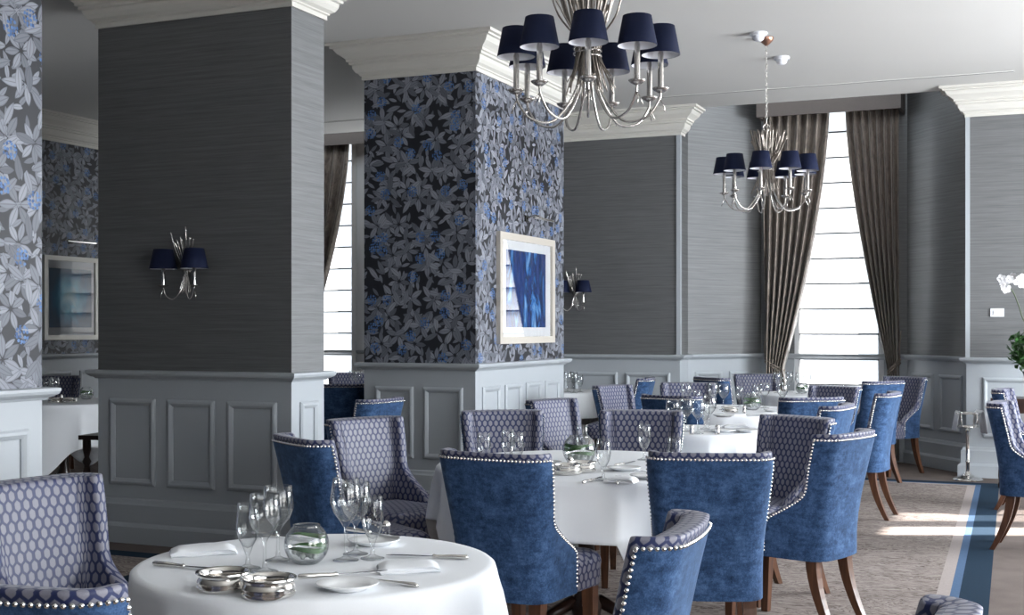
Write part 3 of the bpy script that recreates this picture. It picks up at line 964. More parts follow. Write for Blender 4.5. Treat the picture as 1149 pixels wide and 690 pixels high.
    for sx in (1, -1):
        for fr_ in (1, 0):
            rows = []
            for i in range(9):
                q = i / 8; z = 0.35 * (1 - q)
                if fr_: cx, cy, h = sx * 0.165, 0.215 + 0.01 * q, lerp(0.026, 0.016, q)
                else: cx, cy, h = sx * (0.15 + 0.008 * q), -0.185 - 0.11 * q ** 1.8, lerp(0.026, 0.015, q)
                rows.append([(cx - h, cy - h, z), (cx + h, cy - h, z), (cx + h, cy + h, z), (cx - h, cy + h, z)])
            mb = MB().grid(rows, None, True)
            mb.f.append((3, 2, 1, 0)[::-1]); mb.uv.append(None); mb.f.append(tuple(32 + k for k in (3, 2, 1, 0))); mb.uv.append(None)
            # flip winding outwards
            mb.f = [f_[::-1] for f_ in mb.f]
            legs.append(mb.build('leg', 'leg_wood', None))
    root = thing('dining_chair', '', 'chair')
    for o in [back, vel, nails, seat] + legs: o.parent = root
    bake(back)
    for p in back.data.polygons: p.use_smooth = True
    return root
CH = chair_proto()
chair_used = [False]
CHAIR_AT = []
def chair(px, D, face, label, group):
    f = dirw(face)
    loc = P(px, D) + f * 0.30
    rz = rz_of(f)
    CHAIR_AT.append((Vector((loc.x, loc.y, 0)), (f.x, f.y)))
    if not chair_used[0]:
        chair_used[0] = True
        CH.location = loc; CH.rotation_euler = (0, 0, rz); CH['label'] = label; CH['group'] = group
        return CH
    return dup(CH, loc, rz, label, group)
GC = 'blue dining chairs'
CHAIRS = [
 (547, 4.69, (0.50, 0.86), 'blue velvet chair at front centre, its back to us, left of the other front chair'),
 (798, 4.68, (0.08, 1.0), 'blue velvet chair seen square from behind, right front of the large round table'),
 (330, 5.35, (0.84, 0.54), 'dark blue velvet chair before the charcoal pillar, beside the patterned chair'),
 (403, 6.5, (0.70, -0.71), 'patterned chair facing right, left side of the large round table'),
 (433, 8.3, (-0.87, 0.47), 'pale blue velvet chair standing against the leafy pillar'),
 (377, 10.4, (0.03, 1.0), 'small dark navy chair back between the two pillars'),
 (393, 13.15, (0.25, -0.97), 'farthest patterned chair by the window between the pillars'),
 (561, 7.1, (0.20, -0.97), 'patterned chair facing us behind two glasses, back left of large round table'),
 (613, 8.2, (0.75, -0.65), 'narrow slanted patterned chair below the framed blue painting'),
 (720, 7.1, (-0.15, -0.98), 'patterned chair facing us, back right of the large round table'),
 (901, 6.6, (-0.80, -0.60), 'patterned chair facing left at the right side of large round table'),
 (957, 5.6, (-0.76, 0.65), 'blue chair in side view at right with patterned seat and brown legs'),
 (28, 3.85, (0.85, -0.53), 'large patterned chair at the left edge facing the near table'),
 (-8, 2.28, (0.30, 0.95), 'top of the patterned chair in the bottom left corner'),
 (1056, 1.96, (-0.84, 0.54), 'top of the patterned chair at the bottom right edge'),
 (770, 2.98, (-0.95, 0.32), 'foreground blue velvet chair turned sideways at bottom centre'),
 (946, 7.6, (-0.87, 0.50), 'narrow blue chair just behind the right-hand patterned chair'),
 (682, 10.22, (0.75, -0.65), 'slim slanted patterned chair right of the small white far table'),
 (729, 11.7, (-0.95, 0.27), 'far chair by the grey wall with a small blue velvet panel'),
 (749, 8.65, (0.60, 0.80), 'navy velvet chair back behind the wine glasses of the small round table'),
 (772, 10.7, (-0.10, -1.0), 'far patterned chair facing us under the grey wall corner'),
 (794, 11.8, (0.85, 0.50), 'dark chair top beneath the bay wall, left of far window table'),
 (847, 12.7, (0.10, -1.0), 'far patterned chair left of the left brown curtain'),
 (915, 8.4, (-0.25, 0.97), 'blue velvet chair back with curved top in front of the window table'),
 (941, 10.1, (-0.75, -0.65), 'patterned chair below the bright window facing left'),
 (996, 11.0, (-0.50, 0.86), 'tall blue velvet chair below the right curtain'),
 (1002, 9.05, (-0.88, 0.47), 'pale blue chair in side view with two brown legs on the sunlit carpet'),
 (1019, 12.0, (-0.80, -0.60), 'patterned chair with brown legs in the bay by the right curtain'),
 (1116, 7.9, (0.88, -0.48), 'nearer of two blue chairs at the right edge facing right'),
 (1120, 9.6, (0.88, -0.48), 'farther of two blue chairs at the right edge, before the console table'),
 (62, 12.2, (0.25, -0.97), 'shadowed chair behind the table left of the charcoal pillar'),
]
for px, D, f, lab in CHAIRS: chair(px, D, f, lab, GC)

# ------------------------------------------------------------------ tables with cloths
TZ = 0.75
def table(label, clabel, c, Rr, drop=0.30, corner=0.14, ph=0.4, seed=1, nf=18):
    rnd = random.Random(seed)
    t = thing('dining_table', label, 'table', (c.x, c.y, 0), 0, 'round dining tables')
    MB().lathe([(0.001, 0.700), (Rr - 0.02, 0.700), (Rr - 0.012, 0.712), (Rr - 0.012, 0.735), (Rr - 0.02, 0.742), (0.001, 0.742)], 48).build('tabletop', 'dark_wood', t, smooth=True, autos=40)
    MB().lathe([(0.001, 0.05), (0.06, 0.05), (0.07, 0.12), (0.04, 0.2), (0.035, 0.5), (0.06, 0.64), (0.10, 0.70), (0.001, 0.70)], 20).build('pedestal', 'dark_wood', t, smooth=True)
    for k in range(4):
        a = PI / 2 * k + 0.5
        MB().tube([(0.05 * math.cos(a), 0.05 * math.sin(a), 0.14), (Rr * 0.25 * math.cos(a), Rr * 0.25 * math.sin(a), 0.07), (Rr * 0.40 * math.cos(a), Rr * 0.40 * math.sin(a), 0.022)], [0.03, 0.026, 0.02], 8).build('foot', 'dark_wood', t, smooth=True)
    N = 160
    p1, p2, p3 = rnd.random() * 6, rnd.random() * 6, rnd.random() * 6
    rows = []
    for r_ in (0.02, 0.5 * Rr, 0.85 * Rr, Rr - 0.02, Rr - 0.006, Rr + 0.002):
        z = {Rr - 0.006: TZ - 0.0015, Rr + 0.002: TZ - 0.008}.get(r_, TZ)
        rows.append([(r_ * math.cos(2 * PI * k / N), r_ * math.sin(2 * PI * k / N), z) for k in range(N)])
    allow = []                      # where a chair stands under the rim the cloth is gathered up onto its seat
    for k in range(N):
        a = 2 * PI * k / N
        al_ = 9.0
        for rr_ in (Rr - 0.12, Rr - 0.06, Rr, Rr + 0.05, Rr + 0.09):
            q = Vector((c.x + rr_ * math.cos(a), c.y + rr_ * math.sin(a), 0))
            for p_, f_ in CHAIR_AT:
                d_ = q - p_; lx = d_.x * f_[1] - d_.y * f_[0]; ly = d_.x * f_[0] + d_.y * f_[1]
                if abs(lx) < 0.232 and -0.35 < ly < 0.285: al_ = min(al_, 0.236 if ly > -0.13 else 0.10)
        allow.append(al_)
    allow = [min(allow[(k + j) % N] + 0.06 * max(0, abs(j) - 1) for j in range(-14, 15)) for k in range(N)]
    for i in range(1, 19):
        q = i / 18
        row = []
        for k in range(N):
            a = 2 * PI * k / N
            cs_ = abs(math.cos(2 * (a - ph)))
            dl = drop + corner * cs_ ** 3
            sm_ = 1.0 if allow[k] < dl else 0.0
            dl = min(dl, allow[k])
            z = TZ - 0.008 - dl * q
            fold = 0.55 * (1 - 2 * abs(math.sin(0.5 * (nf * a + p1 + 0.9 * math.sin(3 * a + p2)))) ** 0.8) + 0.55 * math.sin((nf - 7) * a + p3 + 0.7 * q)
            amp = (0.008 + 0.042 * q) * min(1, q * 3 + 0.15)
            rr_ = Rr + 0.004 + 0.035 * q * (0.6 + 0.8 * cs_ ** 2) * (1 - 0.5 * sm_) + amp * fold * (1 - 0.4 * sm_)
            row.append((rr_ * math.cos(a), rr_ * math.sin(a), z))
        rows.append(row)
    mb = MB().grid(rows, None, True)
    mb.f = [f_[::-1] for f_ in mb.f]
    mb.f.append(tuple(range(N))); mb.uv.append(None)
    cl = mb.build('tablecloth', 'linen', None, smooth=True, loc=(c.x, c.y, 0))
    md = cl.modifiers.new('th', 'SOLIDIFY'); md.thickness = 0.0015; md.offset = -1
    setp(cl, clabel, 'tablecloth', 'white tablecloths')
    return c
TA = table('round table in the foreground under a white cloth', 'white cloth on the foreground table with the silver coasters', P(355, 3.30), 0.465, 0.42, 0.12, 0.2, 1, 14)
TB = table('large round table at centre under a white cloth', 'white cloth on the large central table ringed by chairs', P(658, 5.68), 0.672, 0.37, 0.12, 0.45, 2, 18)
TC = table('small round table behind the patterned centre chair', 'white cloth on the small round table right of centre', P(782, 7.6), 0.40, 0.34, 0.10, 0.3, 3, 12)
TD = table('round table with many glasses before the window table', 'white cloth on the far table left of the curtained window', P(806, 9.55), 0.58, 0.36, 0.10, 0.1, 4, 16)
TE = table('round table in front of the bay window', 'white cloth on the table under the bright bay window', P(903, 11.8), 0.48, 0.36, 0.10, 0.5, 5, 16)
TF = table('small table by the grey wall behind the leafy pillar', 'white cloth falling long beside the leafy pillar', P(621, 12.3), 0.46, 0.60, 0.05, 0.2, 6, 12)
TJ = table('table in the window recess between the pillars', 'white cloth glimpsed between the two pillars', P(402, 12.3), 0.42, 0.36, 0.08, 0.2, 7, 12)
TH = table('shadowed table in the gap left of the charcoal pillar', 'grey-looking shadowed cloth left of the charcoal pillar', P(72, 10.5), 0.50, 0.34, 0.24, 0.35, 8, 12)

# ------------------------------------------------------------------ tableware
def glass_proto(name, h, rb, rm, bowl_z, foot=0.034, stem=0.0045):
    """stemmed glass: closed lathe outline"""
    out = [(0.0008, 0.0), (foot, 0.0), (foot, 0.002), (foot * 0.5, 0.006), (stem * 1.3, 0.012), (stem, 0.03), (stem, bowl_z - 0.012), (stem * 1.8, bowl_z - 0.003)]
    H = h - bowl_z
    prof = [(0.10, 0.45), (0.25, 0.78), (0.45, 0.98), (0.55, 1.0), (0.75, 0.93), (1.0, None)]
    o2 = []; i2 = []
    for q, k in prof:
        r_ = rm if k is None else rb * k
        o2.append((r_, bowl_z + H * q)); i2.append((r_ - 0.0013, bowl_z + H * q))
    out += o2
    out += [(rm - 0.0006, h + 0.0006)] + i2[::-1] + [(0.0008, bowl_z + 0.006)]
    return MB().lathe(out, 24).mesh(name, 'glass', True)
MESH = {
 'big': glass_proto('wine_glass', 0.215, 0.041, 0.0335, 0.095),
 'mid': glass_proto('wine_glass', 0.195, 0.041, 0.036, 0.085, 0.034),
 'flute': glass_proto('water_glass', 0.165, 0.030, 0.026, 0.045, 0.032),
}
for m_ in MESH.values(): pass
def obj(name, me, loc, label, cat, group=None, rz=0.0, scale=None):
    o = bpy.data.objects.new(name, me); COL.objects.link(o)
    o.location = loc; o.rotation_euler = (0, 0, rz)
    if scale: o.scale = scale
    return setp(o, label, cat, group)
SURF = TZ + 0.0008
def glass(kind, p, label):
    nm = 'water_glass' if kind == 'flute' else 'wine_glass'
    return obj(nm, MESH[kind], (p.x, p.y, SURF), label, 'glass', 'stemmed glasses on the tables')
def T(px, py): return PT(px, py, TZ)
# foreground table glasses
glass('flute', T(278, 638), 'small stemmed glass leftmost on the foreground table')
glass('mid', T(297, 642), 'wine glass second from left on the foreground table')
glass('mid', T(312, 629), 'wine glass just left of the round glass bowl')
glass('big', T(388, 629), 'tallest wine glass on the foreground table')
glass('mid', T(399, 622), 'wine glass half hidden behind the tallest glass')
glass('flute', T(418, 627), 'small stemmed glass rightmost on the foreground table')
# central table glasses
for k, px, py, lab in (('flute', 543, 530, 'stemmed glass peeping left over the front chair back'), ('flute', 570, 524, 'stemmed glass behind the front velvet chair, left one of a close pair'),
                   ('flute', 580, 529, 'stemmed glass behind the front velvet chair, right one of a close pair'), ('flute', 653, 517, 'stemmed glass behind the leafy bowl on the central table'),
                   ('flute', 677, 539, 'stemmed glass right of the leafy bowl on the central table'), ('flute', 723, 516, 'stemmed glass standing alone before the patterned chair'),
                   ('flute', 757, 536, 'stemmed glass above the square velvet chair back')):
    glass(k, T(px, py), lab)
for k, px, py, lab in (('mid', 755, 486, 'leftmost wine glass on the small round table'), ('mid', 783, 486.5, 'front wine glass beside the salt pot on the small round table'), ('big', 796, 484, 'tall wine glass at middle of the small round table'),
                   ('mid', 770, 484.2, 'second wine glass from left on the small round table'), ('flute', 791, 481.5, 'small stemmed glass on the small round table')):
    glass(k, T(px, py), lab)
i = 0
for px, py, k in ((770, 459, 'mid'), (782, 463, 'flute'), (800, 458, 'mid'), (812, 460, 'mid'), (830, 457, 'flute'), (848, 455, 'flute'), (858, 458, 'mid'), (878, 459, 'mid')):
    i += 1
    glass(k, T(px, py), ['leftmost', 'second', 'third', 'fourth', 'fifth', 'sixth', 'seventh', 'rightmost'][i - 1] + ' glass from the left on the far table with many glasses')
i = 0
for px, py, k in ((872, 441, 'mid'), (880, 443, 'flute'), (886, 440, 'mid'), (897, 442, 'mid'), (906, 439.5, 'mid'), (914, 441, 'mid'), (928, 440, 'flute'), (937, 441, 'mid'), (947, 439, 'mid')):
    i += 1
    glass(k, T(px, py), ['leftmost', 'second', 'third', 'fourth', 'middle', 'sixth', 'seventh', 'eighth', 'rightmost'][i - 1] + ' glass in the row on the bright window table')
for px, py, k, lab in ((637, 440, 'mid', 'left glass on the small table by the leafy pillar'), (644, 441, 'mid', 'middle glass on the small table by the leafy pillar'), (651, 440, 'flute', 'right glass on the small table by the leafy pillar'),
                   (396, 438, 'mid', 'left glass between the two pillars'), (401, 439, 'mid', 'right glass between the two pillars'),
                   (54, 449, 'mid', 'left wine glass on the shadowed left table'), (61, 450, 'mid', 'right wine glass on the shadowed left table')):
    glass(k, T(px, py), lab)

# fish bowls with greenery
def fishbowl(p, label, r=0.058):
    t = thing('glass_bowl', label, 'bowl', (p.x, p.y, SURF), 0, 'glass bowls with greenery')
    zc = r * 0.86
    out = []; inn = []
    for i in range(15):
        a = -PI / 2 + 0.55 + (PI - 0.55 - 0.62) * i / 14
        out.append((r * math.cos(a), zc + r * math.sin(a))); inn.append(((r - 0.002) * math.cos(a), zc + (r - 0.002) * math.sin(a)))
    prof = [(0.0008, out[0][1])] + out + [(out[-1][0] + 0.002, out[-1][1] + 0.003)] + inn[::-1] + [(0.0008, inn[0][1] + 0.001)]
    z0 = out[0][1]
    prof = [(a, b - z0) for a, b in prof]
    MB().lathe(prof, 28).build('bowl', 'glass', t, smooth=True)
    zc -= z0
    rn = random.Random(int(p.x * 1000))
    pb = MB()
    for _ in range(26):
        a = rn.random() * 6.28; q = math.sqrt(rn.random()) * r * 0.62
        pb.ball((q * math.cos(a), q * math.sin(a), zc - r * 0.52 + rn.random() * r * 0.25), r * 0.13, 7, 5)
    pb.build('glass_pebbles', 'pebble', t, smooth=True)
    lf = MB()
    for j in range(3):
        z = zc + r * (0.30 - 0.22 * j); rr_ = math.sqrt(max(0, (r * 0.93) ** 2 - (z - zc) ** 2)); a0 = rn.random() * 6
        rows = []
        for i in range(15):
            a = a0 + i * 0.24; hw = r * 0.11 * math.sin(PI * (i + 0.3) / 14.6)
            rows.append([(rr_ * math.cos(a), rr_ * math.sin(a), z - hw + 0.004 * math.sin(i * 0.6)), ((rr_ - 0.002) * math.cos(a), (rr_ - 0.002) * math.sin(a), z + hw + 0.004 * math.sin(i * 0.6))])
        lf.grid(rows)
    lf.build('leaf', 'leaf', t, smooth=True)
fishbowl(T(344, 632), 'round glass bowl with green leaf on the foreground table')
fishbowl(T(650, 521), 'round glass bowl with green leaf on the large central table', 0.075)
fishbowl(T(844, 460), 'round glass bowl on the far table left of window', 0.07)
fishbowl(T(97, 448), 'round glass bowl on the shadowed left table', 0.06)
fishbowl(T(900, 441.5), 'round glass bowl on the bright window table', 0.06)

# silver coasters
def coaster(p, label, r=0.062):
    t = thing('wine_coaster', label, 'coaster', (p.x, p.y, SURF), 0, 'silver wine coasters')
    MB().lathe([(0.001, 0.0), (r - 0.002, 0.0), (r, 0.003), (r, 0.008), (r - 0.004, 0.011), (r - 0.004, 0.016), (r, 0.019), (r - 0.002, 0.024), (r - 0.006, 0.030), (r - 0.003, 0.036), (r + 0.003, 0.039), (r + 0.002, 0.042), (r - 0.004, 0.041),
                (r - 0.009, 0.034), (r - 0.010, 0.028), (r - 0.006, 0.020), (r - 0.010, 0.012), (r - 0.008, 0.005)], 36).build('rim', 'silver', t, smooth=True, autos=35)
    MB().lathe([(0.001, 0.0045), (r - 0.008, 0.0045), (r - 0.008, 0.006), (r * 0.6, 0.0065), (0.001, 0.0065)], 36).build('base', 'silver_worn', t, smooth=True)
coaster(T(251, 661), 'left of two silver wine coasters on the foreground table')
coaster(T(301, 668), 'right of two silver wine coasters on the foreground table')
coaster(T(636, 532), 'left silver coaster before the bowl on the central table', 0.06)
coaster(T(653, 529), 'right silver coaster before the bowl on the central table', 0.06)
coaster(T(819, 463), 'silver coaster on the far table left of window', 0.06)
coaster(T(62, 452), 'left silver coaster on the shadowed left table', 0.06)
coaster(T(78, 452), 'right silver coaster on the shadowed left table', 0.06)

# plates
def plate_mesh(r):
    return MB().lathe([(0.001, 0.0), (r * 0.62, 0.0), (r * 0.66, 0.003), (r * 0.98, 0.013), (r, 0.0155), (r * 0.97, 0.0165), (r * 0.66, 0.007), (r * 0.58, 0.0045), (0.001, 0.0045)], 40).mesh('side_plate', 'china', True)
PL = plate_mesh(0.074)
PLATES = [(390, 661, 'white side plate beside the coasters on the foreground table'), (420, 611, 'side plate behind the right glasses on the foreground table'),
          (700, 528, 'side plate right of the bowl on the central table'), (727, 537, 'side plate near the square velvet chair on the central table'), (612, 522, 'side plate left on the central table'),
          (812, 485, 'left side plate on the small round table'), (838, 485, 'right side plate on the small round table'), (812, 468, 'side plate at front of the far table'), (868, 462, 'side plate at right of the far table')]
for px, py, lab in PLATES:
    p = T(px, py); obj('side_plate', PL, (p.x, p.y, SURF), lab, 'plate', 'white side plates')

# cutlery
def knife_parts():
    n = 14; rows = []
    h = MB().tube([(-0.105, 0, 0.006), (-0.10, 0, 0.006), (-0.06, 0, 0.006), (-0.02, 0, 0.005), (-0.012, 0, 0.005), (-0.008, 0, 0.005)], [0.004, 0.0065, 0.006, 0.0048, 0.0065, 0.004], 10).mesh('handle', 'silver', True)
    bl = MB()
    pts = [(-0.009, -0.005), (0.02, -0.008), (0.08, -0.0085), (0.105, -0.006), (0.118, 0.004), (0.10, 0.0075), (0.03, 0.0065), (-0.009, 0.004)]
    bl.prism(pts, 0.0042, 0.0058)
    return h, bl.mesh('blade', 'steel', False)
def fork_parts():
    h = MB().tube([(-0.10, 0, 0.004), (-0.09, 0, 0.0045), (-0.04, 0, 0.005), (0.01, 0, 0.005), (0.03, 0, 0.004)], [0.004, 0.0065, 0.004, 0.003, 0.004], 8).mesh('handle', 'silver', True)
    tn = MB()
    tn.prism([(0.028, -0.004), (0.04, -0.011), (0.06, -0.012), (0.06, 0.012), (0.04, 0.011), (0.028, 0.004)], 0.003, 0.0046)
    for k in range(4):
        y = -0.0105 + 0.007 * k
        tn.prism([(0.058, y - 0.0016), (0.098, y - 0.0009), (0.098, y + 0.0009), (0.058, y + 0.0016)], 0.0030, 0.0046)
    return h, tn.mesh('tines', 'silver', False)
KN, FK = knife_parts(), fork_parts()
def cutlery(kind, px0, py0, px1, py1, label, lift=0.0):
    a, b = T(px0, py0), T(px1, py1)
    c = (a + b) / 2; d = (b - a)
    rz = math.atan2(d.y, d.x)
    t = thing(kind, label, kind, (c.x, c.y, SURF + lift), rz, 'table ' + ('knives' if kind == 'knife' else 'forks'))
    for nm, me in zip(('handle', 'blade' if kind == 'knife' else 'tines'), KN if kind == 'knife' else FK):
        o = bpy.data.objects.new(nm, me); COL.objects.link(o); o.parent = t
cutlery('knife', 175, 635, 246, 641, 'knife at the left edge of the foreground table')
cutlery('knife', 524, 628, 440, 625, 'knife at the right edge of the foreground table')
cutlery('knife', 357, 655, 408, 651, 'butter knife lying across the white side plate', 0.0135)
cutlery('fork', 466, 659, 396, 650, 'fork lying beside the white side plate')
cutlery('knife', 400, 603, 437, 608, 'knife behind the right glasses on the foreground table', 0.015)
cutlery('knife', 300, 602, 330, 605, 'knife behind the glass bowl on the foreground table')
cutlery('knife', 648, 545, 680, 535, 'knife at front of the central table')
cutlery('fork', 690, 546, 700, 535, 'left fork at front of the central table')
cutlery('fork', 706, 545, 690, 532, 'right fork at front of the central table')
cutlery('knife', 690, 524, 712, 519, 'knife beside the lone glass on the central table')
cutlery('knife', 738, 533, 712, 529, 'knife near the square velvet chair on the central table')

# napkins
def napkin(px, py, rzdeg, label, sx=0.17, sy=0.095):
    p = T(px, py)
    t = thing('napkin', label, 'napkin', (p.x, p.y, SURF), R(rzdeg), 'folded white napkins')
    h = sy / 2
    prof = [(-h, 0.004), (-h + 0.004, 0.0), (h - 0.006, 0.0), (h, 0.004), (h - 0.004, 0.0085), (-h + 0.03, 0.0088), (h - 0.008, 0.0095), (h - 0.001, 0.014), (h - 0.008, 0.0190), (0.0, 0.0205), (-h + 0.012, 0.0195), (-h + 0.002, 0.014), (-h + 0.004, 0.0095)]
    rows = []
    for i in range(17):
        x = -sx / 2 + sx * i / 16
        sq = 0.55 + 0.45 * smoothstep(0, 0.12, i / 16) * smoothstep(1, 0.88, i / 16)
        rows.append([(x + 0.003 * math.sin(k_), yv + 0.004 * math.sin(x * 22 + zv * 160) , zv * sq * (1 + 0.12 * math.sin(x * 31 + yv * 25))) for k_, (yv, zv) in enumerate(prof)])
    mb = MB().grid(rows, None, True)
    nn = len(prof)
    mb.f.append(tuple(range(nn))); mb.uv.append(None); mb.f.append(tuple(16 * nn + k_ for k_ in range(nn - 1, -1, -1))); mb.uv.append(None)
    mb.f = [f_[::-1] for f_ in mb.f]
    oo = mb.build('folded_cloth', 'linen', t, smooth=True, autos=60)
napkin(228, 621, 40, 'folded white napkin at left of the foreground table', 0.17, 0.10)
napkin(458, 640, 35, 'folded white napkin at right of the foreground table', 0.15, 0.10)
napkin(545, 537, 10, 'folded napkin at left rim of the central table')
napkin(697, 541, 0, 'folded napkin near right front of the central table', 0.12, 0.08)
napkin(826, 480.0, 20, 'folded napkin on the small round table', 0.15, 0.09)
napkin(802, 466, 20, 'folded napkin at left front of the far table', 0.15, 0.09)
napkin(850, 467, 20, 'folded napkin at right front of the far table', 0.15, 0.09)

# salt and pepper pots
def cruet(px, py, label, lift=0.0, glassy=False):
    p = T(px, py)
    t = thing('pepper_pot', label, 'pepper pot', (p.x, p.y, SURF + lift), 0, 'salt and pepper pots')
    MB().lathe([(0.001, 0), (0.015, 0), (0.016, 0.003), (0.013, 0.02), (0.0125, 0.04), (0.001, 0.04)], 16).build('body', 'glass' if glassy else 'silver', t, smooth=True, autos=40)
    MB().lathe([(0.0135, 0.040), (0.0145, 0.043), (0.012, 0.050), (0.006, 0.055), (0.001, 0.056)], 16).build('lid', 'silver', t, smooth=True)
cruet(433, 606, 'clear pepper pot by the right glasses on the foreground table', 0.0, True)
cruet(805, 487.5, 'silver pepper pot before the plates on the small round table')
cruet(776, 487.5, 'silver salt pot before the glasses on the small round table')
cruet(640, 527, 'small silver pot behind the central coasters')
cruet(835, 464, 'silver pepper pot on the far table left of window')
cruet(69, 450, 'silver pepper pot on the shadowed left table')

# ------------------------------------------------------------------ chandeliers and sconces
def lamp_shade(parent, c, rt, rb, h):
    o = MB().lathe([(rb, 0), (rt, h)], 24, c)
    # double-walled: navy outside, pale lining inside
    mb = MB(); n = 24
    mb.lathe([(rb - 0.001, 0.0), (rb, 0.0), (rb, 0.004), (rt, h), (rt - 0.001, h)], n, c)
    mb.f = [f_ for f_ in mb.f if len(f_) == 4]; mb.uv = [None] * len(mb.f)
    sh = mb.build('lamp_shade', 'navy_shade', parent, smooth=True)
    mb = MB(); mb.lathe([(rt - 0.0015, h - 0.001), (rb - 0.0015, 0.0005)], n, c)
    mb.f = [f_ for f_ in mb.f if len(f_) == 4]; mb.uv = [None] * len(mb.f)
    mb.build('lining', 'shade_lining', sh, smooth=True)
    mb = MB()
    for k in range(3):
        a = 2 * PI * k / 3
        mb.tube([(c[0], c[1], c[2] + h * 0.8), (c[0] + rt * 0.98 * math.cos(a), c[1] + rt * 0.98 * math.sin(a), c[2] + h * 0.97)], 0.0015, 5)
    mb.build('shade_wire', 'silver_worn', sh)
def bez(pts, n=16):
    """Catmull-Rom through the points"""
    P_ = [Vector(p) for p in pts]; P_ = [P_[0] * 2 - P_[1]] + P_ + [P_[-1] * 2 - P_[-2]]
    out = []
    for i in range(1, len(P_) - 2):
        for k in range(n):
            t = k / n; a, b, c, d = P_[i - 1], P_[i], P_[i + 1], P_[i + 2]
            out.append(0.5 * ((2 * b) + (c - a) * t + (2 * a - 5 * b + 4 * c - d) * t * t + (3 * b - a - 3 * c + d) * t ** 3))
    out.append(P_[-2]); return out
def chandelier_proto():
    """origin on the ceiling"""
    t = thing('chandelier', '', 'chandelier')
    Z = lambda z: z - CEIL
    rn = random.Random(3)
    MB().lathe([(0.001, 0), (0.055, 0), (0.056, -0.008), (0.045, -0.03), (0.022, -0.05), (0.012, -0.06), (0.001, -0.062)][::-1], 24).build('ceiling_rose', 'copper', t, smooth=True, autos=50)
    ch = MB()
    z = CEIL - 0.062; i = 0
    while z > 2.90:
        h = 0.036
        pts = []
        for k in range(13):
            a = 2 * PI * k / 12
            q = (0.008 * math.cos(a), 0.0, h / 2 * math.sin(a))
            pts.append((q[0], 0, Z(z) - h / 2 + q[2]) if i % 2 == 0 else (0, q[0], Z(z) - h / 2 + q[2]))
        ch.tube(pts, 0.0022, 5, False); z -= h - 0.007; i += 1
    ch.build('chain', 'silver_worn', t, smooth=True)
    hb = MB()
    hb.tube([(0.026 * math.cos(a), 0, Z(2.875) + 0.026 * math.sin(a)) for a in [2 * PI * k / 16 for k in range(17)]], 0.004, 6, False)
    hb.tube([(0, 0, Z(2.85)), (0, 0, Z(2.36))], 0.011, 8)
    hb.build('stem', 'silver_worn', t, smooth=True)
    # bundle of twigs, flaring above and below the binding
    N = 46
    for k in range(N):
        a = 2 * PI * k / N + rn.uniform(-0.1, 0.1); r1 = rn.uniform(0.11, 0.19) * (1, 0.75, 0.45)[k % 3]; zt = rn.uniform(2.78, 2.87); r2 = rn.uniform(0.07, 0.12) * (1 if k % 2 else 0.6); zb = rn.uniform(2.35, 2.45)
        tw = rn.uniform(-0.4, 0.4); wr = 0.056 if k % 2 else 0.036
        pts = bez([(r1 * math.cos(a + tw), r1 * math.sin(a + tw), Z(zt)), (r1 * 0.72 * math.cos(a + tw * 0.6), r1 * 0.72 * math.sin(a + tw * 0.6), Z(2.71)), (wr * math.cos(a), wr * math.sin(a), Z(2.60)),
                   (wr * 0.95 * math.cos(a - 0.3), wr * 0.95 * math.sin(a - 0.3), Z(2.53)), (r2 * math.cos(a - 0.2), r2 * math.sin(a - 0.2), Z(zb))], 5)
        n = len(pts)
        MB().tube(pts, [0.0042 + (0.0018 if i < 3 else 0) - (0.0012 if i > n - 4 else 0) for i in range(n)], 5).build('twig', 'twig_metal', t, smooth=True)
    bd = MB()
    bd.tube([((0.060 + 0.004 * math.sin(q * 5)) * math.cos(q), (0.060 + 0.004 * math.sin(q * 3)) * math.sin(q), Z(2.535) + 0.0035 * q) for q in [i * 0.35 for i in range(62)]], 0.0045, 5)
    bd.build('binding', 'silver_worn', t, smooth=True)
    for k in range(9):
        a = 2 * PI * k / 9 + 0.06
        ca, sa = math.cos(a), math.sin(a)
        Rr = 0.315
        pts = bez([(0.035 * ca, 0.035 * sa, Z(2.50)), (0.06 * ca, 0.06 * sa, Z(2.38)), (0.15 * ca, 0.15 * sa, Z(2.258)), (0.25 * ca, 0.25 * sa, Z(2.265)), (0.305 * ca, 0.305 * sa, Z(2.33)), (Rr * ca, Rr * sa, Z(2.372))], 7)
        ar = MB().tube(pts, 0.0055, 7)
        for j in range(2):
            ar.tube([(0.309 * ca, 0.309 * sa, Z(2.345)), (0.325 * ca - 0.012 * (j - 0.5) * sa, 0.325 * sa + 0.012 * (j - 0.5) * ca, Z(2.32)), (0.335 * ca - 0.03 * (j - 0.5) * sa, 0.335 * sa + 0.03 * (j - 0.5) * ca, Z(2.285))], [0.003, 0.003, 0.0018], 5)
        am = ar.build('arm', 'silver_worn', t, smooth=True)
        MB().lathe([(0.001, Z(2.368)), (0.012, Z(2.368)), (0.026, Z(2.376)), (0.037, Z(2.386)), (0.0365, Z(2.389)), (0.014, Z(2.382)), (0.001, Z(2.382))], 18, (Rr * ca, Rr * sa, 0)).build('drip_pan', 'silver_worn', am, smooth=True)
        MB().lathe([(0.001, Z(2.382)), (0.0125, Z(2.382)), (0.0125, Z(2.535)), (0.009, Z(2.545)), (0.009, Z(2.645)), (0.001, Z(2.65))], 14, (Rr * ca, Rr * sa, 0)).build('candle_tube', 'silver_worn', am, smooth=True, autos=50)
        lamp_shade(t, (Rr * ca, Rr * sa, Z(2.53)), 0.060, 0.083, 0.124)
    return t
CHN = chandelier_proto()
p = P(660, 5.5); CHN.location = (p.x, p.y, CEIL); CHN.rotation_euler = (0, 0, math.atan2(-p.y, -p.x) - 0.06)
CHN['label'] = 'nearer silver twig chandelier with navy shades at top centre'; CHN['group'] = 'twig chandeliers'
